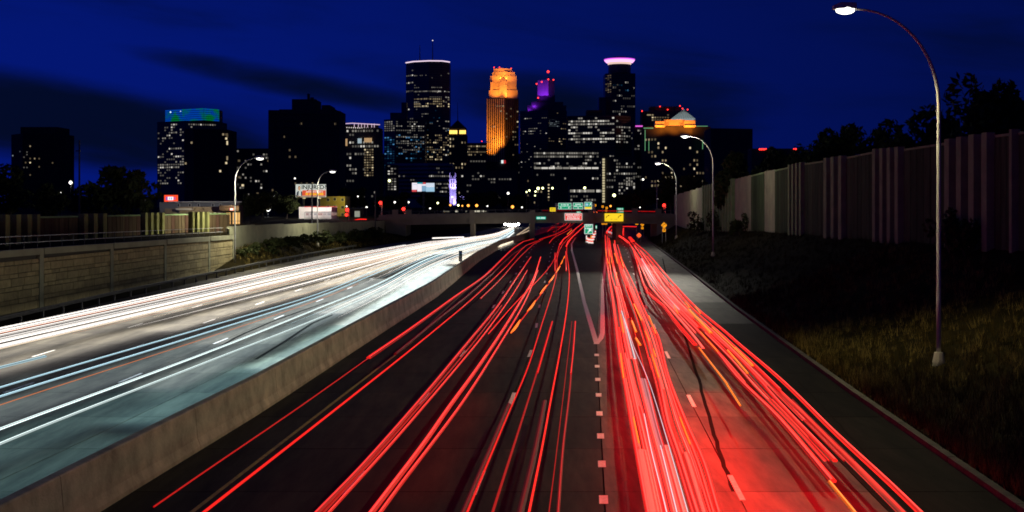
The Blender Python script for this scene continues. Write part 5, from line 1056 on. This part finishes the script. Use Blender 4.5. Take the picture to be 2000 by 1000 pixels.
for y_, e in ((405, 2.4e4), (374, 2.0e4)): lamp('SPOT', at(886, y_, 893), e, (.42, .33, 1), target=at(885, y_ - 25, 901), size=.5, angle=80, blend=.6, parent=t)
tbox(898, 910, 384, 390, 'nave', dy=4, m=ch); lamp('SPOT', at(904, 392, 896), 2500, (.35, .3, 1), target=at(904, 386, 904), size=.4, angle=90, parent=t)

# ------------------------------------------------------------------ billboards, shops and small things across the freeway
YBB = 330
t = thing('billboard', (at(607, 390, YBB).x, YBB, 4.6), 'lawyer billboard reading INJURED? with a suited person, its print glowing by itself', 'billboard')
def pb(x0, x1, y0_, y1_, name, m, dy=.0, th=.1, Y=YBB, par=None): q = MB(); panel(q, x0, x1, y0_, y1_, Y, dy=dy, th=th); return q.build(name, m, par or t)
bb_w = mat('poster_white', (.8, .82, .78), .6, emit=(.88, .95, .82), strength=.62, sample=False); bb_r = mat('poster_red', (.7, .12, .05), .6, emit=(1, .13, .05), strength=.65, sample=False); bb_y = mat('poster_yellow', (.8, .6, .05), .6, emit=(1, .62, .03), strength=.8, sample=False)  # poster inks emit; floodlight brightness is put into their colours
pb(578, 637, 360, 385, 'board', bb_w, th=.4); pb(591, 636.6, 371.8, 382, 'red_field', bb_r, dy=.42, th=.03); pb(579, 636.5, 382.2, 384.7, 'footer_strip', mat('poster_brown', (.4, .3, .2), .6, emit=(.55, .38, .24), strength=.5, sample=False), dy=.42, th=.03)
text('INJURED?', at(613, 366, YBB - .46), 1.62, sign_blk, t, bold=.035)
wordbar(598, 631, 373, 376, YBB - .4, bb_w, t, 5); wordbar(597, 632, 376.6, 381, YBB - .4, bb_y, t, 6)
# printed portrait: suit, shirt, face, hair
def flat(pts, m, name, dy): 
    q = MB(); q.poly([tuple(at(a, b_, YBB - dy)) for a, b_ in pts]); return q.build(name, m, t)
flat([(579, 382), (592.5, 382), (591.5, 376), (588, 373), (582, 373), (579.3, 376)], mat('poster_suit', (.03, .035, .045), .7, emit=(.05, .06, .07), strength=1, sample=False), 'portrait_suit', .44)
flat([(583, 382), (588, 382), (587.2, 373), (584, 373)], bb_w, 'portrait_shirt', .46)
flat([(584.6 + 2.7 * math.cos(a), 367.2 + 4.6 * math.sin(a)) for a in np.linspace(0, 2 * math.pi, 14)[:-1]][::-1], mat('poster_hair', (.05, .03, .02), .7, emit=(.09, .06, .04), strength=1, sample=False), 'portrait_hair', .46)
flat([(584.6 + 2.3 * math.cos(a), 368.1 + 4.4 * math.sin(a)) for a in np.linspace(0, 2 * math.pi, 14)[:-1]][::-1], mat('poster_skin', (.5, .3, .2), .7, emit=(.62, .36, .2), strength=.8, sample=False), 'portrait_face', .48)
for p in (592, 623): q = MB(); a = at(p, 385, YBB); q.box(a.x - .25, a.x + .25, YBB + .1, YBB + .6, 4.0, a.z + .3); q.build('post', darksteel, t)
pb(578, 637, 385.5, 386.5, 'catwalk', darksteel, dy=.5, th=.8)
for p in (596, 626): pb(p - 3, p + 2, 386.5, 387.6, 'floodlight', wm('board_flood', (1, .8, .4), 1.4), dy=1.0, th=.4)
YD = 420
t = thing('digital_billboard', (at(827, 380, YD).x, YD, 4.6), 'glowing digital billboard with white and pale blue panels', 'billboard')
pb(804, 851, 355.5, 376.5, 'cabinet', darksteel, th=.6, Y=YD); 
dm = {k: wm('screen_' + k, c_, s) for k, c_, s in (('white', (.95, .9, 1), .95), ('blue', (.45, .75, 1), .75), ('pale', (.75, .85, 1), .85), ('cyan', (.02, .5, .65), .6), ('red', (1, .1, .12), .7), ('sky', (.35, .65, .95), .6))}
for x0, x1, y0_, y1_, k in ((805, 815, 357, 370.5, 'white'), (805, 814, 370.8, 374.5, 'red'), (815.2, 826, 356.5, 359, 'cyan'), (826.2, 831.5, 356.5, 359.5, 'red'), (815.2, 824, 359.2, 374, 'white'), (824.2, 832, 363, 373.5, 'sky'), (824.2, 832, 359.7, 362.8, 'white'), (832.2, 848.8, 357.5, 365, 'pale'), (832.2, 848.8, 365.2, 374.3, 'blue')): pb(x0, x1, y0_, y1_, 'screen_patch', dm[k], dy=.62, th=.03, Y=YD)
wordbar(806, 814, 360, 361, YD - .57, dm['sky'], t, 3); wordbar(834, 847, 364, 365.5, YD - .57, dm['white'], t, 4)
q = MB(); a = at(827, 376, YD); q.box(a.x - .35, a.x + .35, YD + .1, YD + .8, 4, a.z + .5); q.build('post', darksteel, t)
YR = 260
t = thing('shop_sign', (at(335, 395, YR).x, YR, 4.6), 'orange red illuminated shop sign with a white middle on two posts', 'sign')
pb(322, 347.5, 381, 394, 'cabinet', wm('sign_orange_red_lit', (1, .075, .02), 1.1), th=.5, Y=YR); pb(329, 340, 384.3, 391, 'white_field', wm('sign_white_lit', (.9, .88, 1), 1.1), dy=.52, th=.03, Y=YR); pb(325.6, 328.3, 384.3, 391, 'blue_mark', wm('sign_blue_lit', (.3, .12, .8), .7), dy=.52, th=.03, Y=YR); pb(341, 344, 385.5, 389.5, 'violet_mark', wm('sign_violet_lit', (.6, .15, .6), .7), dy=.52, th=.03, Y=YR); wordbar(331, 338, 385.8, 389.5, YR - .47, dm['sky'], t, 8)
for p in (329.5, 338.5): q = MB(); a = at(p, 394, YR); q.box(a.x - .12, a.x + .12, YR + .1, YR + .35, 4.4, a.z + .2); q.build('post', darksteel, t)
# grey two-storey house and the low restaurant
YH = 250; grey_s = mat('grey_siding', (.22, .23, .24), .8, noise=(.3, .12)); white_t = mat('white_trim', (.6, .6, .58), .7)
t = thing('house', (at(410, 410, YH).x, YH, 4.6), 'long grey flat-roofed house behind the restaurant', 'house')
pb(333, 471, 395, 425, 'wall', grey_s, th=8, Y=YH + 8); pb(331, 473, 393.3, 395.2, 'fascia', white_t, dy=.2, th=.5, Y=YH)
for p in (349, 371, 388, 416, 431, 455):
    f = pb(p - 2.6, p + 2.6, 397.5, 404, 'window', white_t, dy=.01, th=.12, Y=YH); pb(p - 1.8, p + 1.8, 398.3, 403.2, 'pane', glass_d, dy=.135, th=.02, Y=YH, par=f)
lamp('POINT', (at(400, 390, YH).x, YH - 14, 11.5), 1500, (1, .95, .9), size=.3, parent=t)
YS2 = 215; t = thing('restaurant', (at(420, 430, YS2).x, YS2, 4.6), 'low restaurant with a beam-studded tan parapet and a lit glass entrance', 'restaurant'); stucco = mat('tan_stucco', (.34, .28, .20), .9, noise=(.4, .2))
pb(376, 438, 403.5, 446, 'wall', stucco, th=9, Y=YS2 + 9); pb(346, 376, 407, 446, 'wall', stucco, th=8, Y=YS2 + 9); pb(345, 377, 406.6, 410.4, 'coping', white_t, dy=.05, th=.5, Y=YS2); pb(376, 437.5, 416, 446, 'shade_band', brick_d, dy=.02, th=.1, Y=YS2); pb(438, 476, 401.5, 411.5, 'canopy', brick_d, dy=.8, th=3, Y=YS2 + 2); pb(440, 475, 411, 447, 'entrance_wall', brick_d, th=2, Y=YS2 + 3)
for k in range(6): pb(383 + k * 9.2, 386 + k * 9.2, 414.5, 418.5, 'beam_end', white_t, dy=.05, th=.7, Y=YS2)
for k in range(4): pb(380.5 + k * 16, 382.5 + k * 16, 407, 409, 'scupper', brick_d, dy=.02, th=.2, Y=YS2)
for p, wd in ((449, 2.2), (453.5, 4), (461, 2), (467, 4), (472, 2.2)): pb(p - wd / 2, p + wd / 2, 415, 444, 'glass_door', wm('entrance_glow', (1, .55, .18), .75 if wd > 3 else 1.1), dy=2.1, th=.05, Y=YS2 + 3)
for y_ in (431, 438): pb(446, 475, y_, y_ + .8, 'door_bar', darksteel, dy=2.2, th=.06, Y=YS2 + 3)
pb(459, 468.5, 406, 411, 'sign', wm('sign_orange_red_lit', (1, .075, .02), 1.1), dy=3.9, th=.2, Y=YS2 + 2); pb(460, 465, 406.6, 410.4, 'sign_field', wm('sign_cool_lit', (.6, .9, 1), 1.1), dy=4.12, th=.03, Y=YS2 + 2); lamp('POINT', (at(460, 420, YS2).x, YS2 - 3, 7.2), 500, (1, .7, .35), size=.3, parent=t)
lamp('POINT', (at(410, 404, YS2).x, YS2 - 9, 8.6), 1300, (1, .85, .6), size=.3, parent=t)
# lit white shop front and olive building
YW = 300; t = thing('shop', (at(628, 430, YW).x, YW, 4.6), 'white floodlit shop front with posters behind a picket fence', 'shop'); shopw = mat('shop_white', (.75, .72, .68), .7, noise=(.3, .08))
pb(596, 658, 404, 438, 'wall', shopw, th=9, Y=YW + 9); pb(595, 659, 403, 404.6, 'red_eave_light', wm('eave_red', (1, .06, .05), .5), dy=.1, th=.4, Y=YW); pb(596.2, 657.8, 413.6, 414.6, 'ledge', darksteel, dy=.02, th=.2, Y=YW)
for k, (a, c2) in enumerate(((598, 603), (605, 609), (613, 619), (620, 630), (631, 638), (640, 647), (648.5, 657))): pb(a, c2, 415.5, 420.5, 'poster', mat('poster_%d' % (k % 3), [(.6, .35, .33), (.7, .68, .66), (.5, .5, .55)][k % 3], .7), dy=.03, th=.05, Y=YW); wordbar(a + .8, c2 - .8, 417.5, 419, YW - .0, darksteel, t, k)
lamp('POINT', (at(612, 398, YW).x, YW - 5, 8.2), 1300, (1, .93, .85), size=.3, parent=t); lamp('POINT', (at(645, 398, YW).x, YW - 5, 8.2), 1300, (1, .93, .85), size=.3, parent=t)
t = thing('picket_fence', (at(628, 438, 280).x, 280, 4.6), 'steel picket fence before the white shop', 'fence')
for z in (5.0, 6.1): q = MB(); q.box(at(594, 430, 280).x, at(662, 430, 280).x, 280, 280.06, z, z + .08); q.build('rail', steel, t)
for p in np.arange(595, 662, 2.6): q = MB(); x = at(p, 430, 280).x; q.box(x - .05, x + .05, 279.9, 279.99, 4.4, 6.35); q.build('picket', steel, t)
YO = 360; t = thing('olive_building', (at(660, 430, YO).x, YO, 4.6), 'three-storey olive building with dark windows behind the white shop', 'building'); ol_m = mat('olive_render', (.30, .25, .07), .9, noise=(.3, .2))
pb(634, 684, 384, 432, 'wall', ol_m, th=12, Y=YO + 12)
for px, py in ((641, 387), (654, 386), (669, 387), (641, 401), (654, 401), (669, 402), (641, 416), (669, 416)): f = pb(px - 3, px + 3, py, py + 6, 'window', white_t, dy=.0, th=.08, Y=YO); pb(px - 2.6, px + 2.6, py + .4, py + 5.6, 'pane', glass_d, dy=.085, th=.02, Y=YO, par=f)
lamp('POINT', (at(680, 380, YO).x, YO - 5, 9.5), 1100, (1, .8, .2), size=.3, parent=t)
YO = 360; t = thing('kiosk', (at(702, 430, 340).x, 340, 4.6), 'small kiosk with a pale lit door beside the red traffic lights', 'kiosk'); pb(690, 716, 407, 436, 'wall', brick_d, th=6, Y=346); pb(698, 708, 412, 434, 'door', wm('kiosk_glow', (.9, .95, .75), .3), dy=6.05, th=.05, Y=346); pb(688, 718, 405.5, 407.4, 'roof', darksteel, dy=-.3, th=6.6, Y=346)
# concrete posts / pavilion row lit beyond the overpass
t = thing('lit_canopy', (at(905, 412, 480).x, 480, 5), 'row of pale lit canopies just beyond the overpass deck', 'canopy')
rnd = random.Random(4); x = 866
while x < 950:
    wd = rnd.uniform(2, 7); 
    if rnd.random() < .75: pb(x, x + wd, 411 + rnd.uniform(-.8, .6), 414.2, 'canopy_bay', wm('canopy_glow_%d' % rnd.randint(0, 2), (1, .93, .72), rnd.choice([.12, .3, .6])), th=.6, Y=480)
    x += wd + .8

# traffic signals
sig_red = mat('signal_red', (.1, 0, 0), emit=(1, .03, .02), strength=3, sample=False)
for px, py, Y, lab, dbl in ((743, 396, 300, 'red traffic light on a mast before the overpass ramp', 0), (788, 408, 296, 'red traffic light low beside the overpass pillars', 0), (678, 410, 270, 'pair of red traffic lights beside the white shop', 1), (1297, 401, 300, 'red traffic light above the far overpass abutment', 0)):
    a = at(px, py, Y); t = thing('traffic_light', (a.x, Y, 4.6), lab, 'traffic light')
    q = MB(); q.box(a.x - .22, a.x + .22, Y + .05, Y + .4, a.z - .95, a.z + .3); q.build('housing', darksteel, t); q = MB(); q.tube([(a.x + .35, Y + .25, 4.3), (a.x + .35, Y + .25, a.z + .5), ], .07, 6); q.build('pole', steel, t)
    q = MB(); q.ball((a.x, Y, a.z), .42, nu=12, nv=7); q.build('red_lens', sig_red, t)
    for k in (1, 2):
        q = MB(); q.ball((a.x, Y + .05, a.z - .33 * k), .12, nu=8, nv=5); q.build('dark_lens', sign_blk, t)
    if dbl: q = MB(); q.ball((a.x - .1, Y - .3, a.z - 1.1), .34, nu=10, nv=6); q.build('red_lens', sig_red, t)
    d = lamp('POINT', (a.x, Y - .9, a.z), 220, (1, .05, .03), size=.25, parent=t)
for k, p in enumerate([[(692, 430), (703, 428), (716, 428.5)], [(690, 433), (702, 431), (720, 431)], [(698, 433.5), (708, 433), (718, 433.5)]]):
    q = MB(); q.sweep([at(a, b_, 275) for a, b_ in catmull(p, 5)], [(.0, -.09), (.1, 0), (.0, .09), (-.1, 0)]); tag(q.build('taillight_trail', red_hot), 'short curved red trail of a turning car on the ramp, %s of three' % ordinal(k), 'light trail')
# small street lights of the town
L_OR = mat('globe_sodium', (.1, .1, .1), emit=(1, .36, .05), strength=2.6, sample=False); L_WH = mat('globe_white', (.1, .1, .1), emit=(1, .97, .86), strength=2.6, sample=False); L_YE = mat('globe_yellow', (.1, .1, .1), emit=(.95, 1, .45), strength=4, sample=False)
town = [(879.5, 400.5, 'o', 1), (914.5, 401.5, 'o', 1.3), (931, 401.5, 'o', 1.4), (903, 402, 'o', .8), (1001, 404, 'o', 1.5), (1192.5, 402.5, 'o', 1), (1233, 397.5, 'o', 1), (895, 401, 'y', 1), (855, 396.5, 'y', 1), (1051, 368, 'y', 1.4), (1060, 367.5, 'y', 1.1), (1034, 372, 'y', .9), (1046, 374, 'y', .9), (1079, 367.5, 'y', 1), (1028.5, 375, 'y', .8), (1045, 382, 'y', .7), (1142, 367, 'y', 1.2), (1199.5, 381.5, 'y', 1.6), (883, 385, 'y', .8),
        (138, 356.5, 'w', 1.7), (114, 375.5, 'w', .9), (120, 375, 'w', 1.1), (295, 384, 'y', 1), (523, 408, 'w', 2.6), (547, 384, 'w', 1), (536, 384, 'w', .8), (576, 348.5, 'w', .8), (760.5, 353, 'y', 1.3), (771, 395, 'w', 1), (798, 395, 'w', .9), (716, 405, 'w', 1), (840, 407, 'w', .8), (952, 402.5, 'w', .7), (992.5, 377.5, 'w', 1.2), (1285.5, 389.5, 'w', .9), (1292, 376.5, 'w', .9), (1256, 350.5, 'w', 1), (1019.5, 405, 'w', .8), (88, 399, 'w', .9), (677, 403, 'w', .7), (1250, 405, 'w', .6), (699, 383.5, 'w', .7)]
for k, (px, py, c, s) in enumerate(town):
    Y = 330 + (k * 37) % 120 if py > 372 else 430; a = at(px, py, Y); nm = {'o': 'amber sodium', 'y': 'yellowish', 'w': 'white'}[c]
    near_ = min([(abs(px - q_[0]), q_[1]) for q_ in ((335, 'the orange red shop sign'), (607, 'the lawyer billboard'), (827, 'the digital billboard'), (885, 'the lilac church tower'), (981, 'the orange tower'), (1115, 'the green overhead signs'), (1199, 'the large yellow sign'), (1320, 'the glass pyramid tower'), (75, 'the stepped apartment tower'), (459, 'the restaurant'), (743, 'the red traffic light mast'), (1045, 'the stepped purple tower'))])[1]
    t = thing('street_light', (a.x, Y, 4.6), '%s town street light near %s, %s from the picture edge' % (nm, near_, ordinal(sorted(v[0] for v in town).index(px))), 'street light', 'small town street lights')
    q = MB(); q.tube([(a.x, Y + .2, 4.2), (a.x, Y + .2, a.z - .1)], [.09, .05], 5); q.build('pole', darksteel, t)
    q = MB(); q.ball(a, .28 * s * Y / 330, nu=8, nv=5); q.build('globe', {'o': L_OR, 'w': L_WH, 'y': L_YE}[c], t)
    if c == 'w' and s > 1.5: lamp('POINT', a - Vector((0, .6, .3)), 500, (1, .95, .85), size=.3, parent=t)
# utility poles
for px, py, Y, lab in ((155, 274, 175, 'tall bare dark utility pole against the dusk sky'), (733, 372, 262, 'thin dark lamp post without a lamp beside the berm'), (609.5, 358, 210, 'dark post standing in front of the lawyer billboard')):
    a = at(px, py, Y); t = thing('utility_pole', (a.x, Y, 1.2 if px > 500 else 4.6), lab, 'pole'); q = MB(); q.tube([(a.x, Y, 1.0 if px > 500 else 4.3), (a.x, Y, a.z)], [.16, .10], 8); q.build('shaft', darksteel, t)
    if px < 500: q = MB(); q.box(a.x - .5, a.x + .2, Y - .05, Y + .05, a.z - 1.6, a.z - 1.45); q.build('crossarm', darksteel, t)

# ------------------------------------------------------------------ trees, shrubs, grass
leaf_m = [mat('leaf_%d' % k, c_, .8, spec=.08, noise=(3, .3)) for k, c_ in enumerate(((.03, .04, .013), (.042, .052, .016), (.038, .04, .015)))]
bark = mat('bark', (.06, .045, .03), .9, noise=(4, .3), bump=.4)
def leaves(c, rx, ry, rz, n_, size, rng, nclump=14):
    cl_ = rng.normal(0, .42, (nclump, 3)); cl_ = cl_ / np.maximum(1, np.linalg.norm(cl_, axis=1))[:, None]; rad = rng.uniform(.25, .5, nclump)
    which = rng.integers(0, nclump, n_); d = rng.normal(0, 1, (n_, 3)); d /= np.linalg.norm(d, axis=1)[:, None]
    p = cl_[which] + d * (rad[which] * rng.uniform(.35, 1, n_) ** .5)[:, None]
    p = p * np.array([rx, ry, rz]) + np.array(c)
    u = rng.normal(0, 1, (n_, 3)); u /= np.linalg.norm(u, axis=1)[:, None]; w_ = rng.normal(0, 1, (n_, 3)); w_ = np.cross(u, w_); w_ /= np.linalg.norm(w_, axis=1)[:, None]
    s = rng.uniform(.6, 1.3, n_)[:, None] * size
    V = np.stack([p - u * s, p + w_ * s * .45, p + u * s, p - w_ * s * .45], 1).reshape(-1, 3); return V
def leafmesh(name, V, mats):
    me = bpy.data.meshes.new(name); nq = len(V) // 4; me.vertices.add(len(V)); me.vertices.foreach_set('co', V.ravel()); me.loops.add(len(V)); me.loops.foreach_set('vertex_index', np.arange(len(V)))
    me.polygons.add(nq); me.polygons.foreach_set('loop_start', np.arange(nq) * 4); me.polygons.foreach_set('loop_total', np.full(nq, 4))
    for m in mats: me.materials.append(m)
    me.polygons.foreach_set('material_index', np.random.randint(0, len(mats), nq)); me.update(); me.validate(); return me
def tree(px, pytop, wpx, Y, zb, label, seed, dens=1.0, group='dark trees around the freeway'):
    rng = np.random.default_rng(seed); top = at(px, pytop, Y); hgt = top.z - zb; rx = wpx / 2 * Y / F; t = thing('tree', (top.x, Y, zb), label, 'tree', group)
    ch_ = hgt * .74; cz = zb + hgt - ch_ / 2; q = MB()
    q.tube([(top.x, Y, zb - .3), (top.x + .1, Y, zb + hgt * .25), (top.x, Y, zb + hgt * .55), (top.x + .1, Y, zb + hgt * .85)], [hgt * .03, hgt * .022, hgt * .014, hgt * .004], 7)
    for k in range(7):
        a = rng.uniform(0, 6.28); z0 = zb + hgt * rng.uniform(.28, .6); q.tube([(top.x, Y, z0), (top.x + math.cos(a) * rx * .4, Y + math.sin(a) * rx * .4, z0 + hgt * .12), (top.x + math.cos(a) * rx * .75, Y + math.sin(a) * rx * .75, z0 + hgt * .22)], [hgt * .012, hgt * .008, hgt * .002], 5)
    q.build('trunk', bark, t); n_ = int(2600 * dens)
    V = leaves((top.x, Y, cz), rx, rx, ch_ / 2 * 1.12, n_, max(.22, rx * .11), rng, 22); link('crown', leafmesh('crown', V, leaf_m), t); return t
tree(1955, 150, 190, 118, 5, 'big dark tree rising above the near end of the bank noise wall', 1, 1.6); tree(2090, 130, 220, 112, 5, 'big dark tree at the picture edge above the bank noise wall', 2, 1.2)
for k, (px, pt_, wp, lab) in enumerate([(1570, 268, 60, 'small dark tree over the wall beside the red roof lights'), (1632, 238, 80, 'rounded dark tree over the middle of the bank noise wall'), (1700, 246, 70, 'low dark tree beside the rounded tree over the bank noise wall'), (1760, 240, 90, 'dark tree over the bank noise wall just before the tall lamp'), (1855, 225, 110, 'dark tree over the bank noise wall just past the tall lamp'), (1500, 290, 60, 'low dark tree far along the bank noise wall'), (1440, 300, 70, 'dark tree in front of the unlit block, beyond the noise wall')]):
    tree(px, pt_ + 13, wp * 1.5, 190 + 12 * (k % 3), 5, lab, 20 + k, 2.0)
for k, (px, pt_, wp, Y, lab) in enumerate([(245, 336, 130, 260, 'broad rounded dark tree behind the board noise wall'), (20, 340, 110, 240, 'dark tree at the picture edge behind the board noise wall'), (90, 368, 90, 230, 'low dark tree below the stepped apartment tower'), (175, 372, 70, 280, 'low dark tree beside the broad rounded tree'), (285, 388, 26, 250, 'small tree lit green by a yellowish street light'), (488, 385, 34, 235, 'leafy tree beside the restaurant entrance'),
        (512, 372, 60, 290, 'dark tree behind the bright white parking light'), (560, 382, 60, 300, 'dark tree between the parking light and the white shop'), (690, 372, 60, 420, 'dark tree behind the kiosk'), (770, 378, 70, 430, 'dark tree under the digital billboard, first of two'), (845, 380, 60, 460, 'dark tree under the digital billboard, second of two'), (940, 376, 80, 520, 'dark tree below the orange tower beyond the overpass'), (1010, 384, 60, 520, 'dark tree beside the overpass pier beyond the deck'), (1255, 372, 70, 420, 'dark tree beyond the overpass abutment'), (1215, 384, 50, 450, 'dark tree behind the stacked green plates'), (1310, 352, 60, 340, 'dark tree between abutment and noise wall end'), (1345, 345, 70, 330, 'dark tree behind the pale end of the noise wall')]):
    tree(px, pt_, wp, Y, 4.6, lab, 50 + k, .8)
def shrub(x, y, zb, rx, hgt, label, seed, group):
    rng = np.random.default_rng(seed); t = thing('shrub', (x, y, zb), label, 'shrub', group); V = leaves((x, y, zb + hgt * .5), rx, rx, hgt * .55, 700, .16 + rx * .05, rng, 12); link('foliage', leafmesh('foliage', V, leaf_m), t)
    q = MB()
    for k in range(5): a = rng.uniform(0, 6.28); q.tube([(x, y, zb - .1), (x + math.cos(a) * rx * .5, y + math.sin(a) * rx * .5, zb + hgt * .7)], [.05, .01], 5)
    q.build('stem', bark, t)
rs_ = random.Random(9)
for k in range(16):
    y = 157 + k * 6.6; x = lerp(lw(y) + 1.2, gr(y) - 3.0, rs_.uniform(.05, .7)); shrub(x, y, berm_z(x, y), rs_.uniform(1.4, 2.4), rs_.uniform(1.0, 2.2), 'dark shrub on the planted berm, %s from the block wall end' % ordinal(k), 300 + k, 'shrubs on the planted berm')
for k, (px, s, lab) in enumerate([(1378, 2.6, 'upright shrub against the pale smooth end of the noise wall'), (1412, 2.4, 'dark shrub against the ribbed part of the noise wall'), (1462, 1.9, 'low shrub at the foot of the noise wall before the bright panel'), (1890, 2.2, 'shrub growing between pale posts of the near noise wall'), (1922, 1.5, 'small shrub at the foot of the brightest near post'), (1450, 1.3, 'smallest shrub at the foot of the ribbed wall')]):
    x, y = rpos(px); shrub(x - 1.3, y, bank_z(x - 1.3, y), s * .7, s * 1.5, lab, 340 + k, 'shrubs along the bank noise wall')
# grass: blades in tufts, denser and drier beside the kerb
def grass(n_, fx, label, mats, hmin, hmax, name, seed):
    rng = np.random.default_rng(seed); nt_ = n_ // 9; V = np.zeros((n_, 3, 3)); i = 0
    for k in range(nt_):
        x, y = fx(rng); hh = rng.uniform(hmin, hmax)
        for j in range(9):
            bx_ = x + rng.normal(0, .10); by_ = y + rng.normal(0, .10); z = zf(bx_, by_) - .03; a = rng.uniform(0, 6.28); wd = rng.uniform(.006, .016); L = hh * rng.uniform(.5, 1.1); le = rng.uniform(.05, .55) * L; b2_ = rng.uniform(0, 6.28)
            V[i] = [(bx_ - wd * math.cos(a), by_ - wd * math.sin(a), z), (bx_ + wd * math.cos(a), by_ + wd * math.sin(a), z), (bx_ + le * math.cos(b2_), by_ + le * math.sin(b2_), z + L)]; i += 1
    V = V[:i].reshape(-1, 3); nq = i; me = bpy.data.meshes.new(name); me.vertices.add(len(V)); me.vertices.foreach_set('co', V.ravel()); me.loops.add(len(V)); me.loops.foreach_set('vertex_index', np.arange(len(V))); me.polygons.add(nq); me.polygons.foreach_set('loop_start', np.arange(nq) * 3); me.polygons.foreach_set('loop_total', np.full(nq, 3))
    for m in mats: me.materials.append(m)
    me.polygons.foreach_set('material_index', np.repeat(np.random.choice(len(mats), nt_, p=[.45, .3, .25]), 9)[:nq]); me.update(); o = link(name, me); return tag(o, label, 'grass', kind='stuff')
zf = bank_z
gm = [mat('grass_olive', (.062, .044, .011), .9, spec=.04), mat('grass_straw', (.24, .18, .05), .9, spec=.04), mat('grass_dark', (.026, .023, .005), .9, spec=.04)]
def near_bank(rng):
    y = 27 + 75 * rng.uniform(0, 1) ** 1.6; c = cu(y) + .55; return c + (min(rw(y), c + 13) - c) * rng.uniform(0, 1) ** 1.7, y
grass(90000, near_bank, 'dry olive and straw grass on the bank beside the kerb', gm, .15, .8, 'grass', 5)
def far_bank(rng):
    y = 90 + 150 * rng.uniform(0, 1) ** 1.3; c = cu(y) + .55; return c + (rw(y) - c) * rng.uniform(0, 1), y
grass(30000, far_bank, 'rough dark grass on the bank toward the overpass', [mat('grass_brown_%d' % k, (.020 * f, .015 * f, .004 * f), .9, spec=.03) for k, f in enumerate((.7, 1, 1.5))], .25, .7, 'grass', 6)
zf = berm_z
def berm(rng):
    y = 152 + 120 * rng.uniform(0, 1); return lerp(lw(y), gr(y) - 1.2, rng.uniform(0, 1)), y
grass(20000, berm, 'rough grass on the planted berm', gm, .3, .8, 'grass', 8)
zf = bank_z
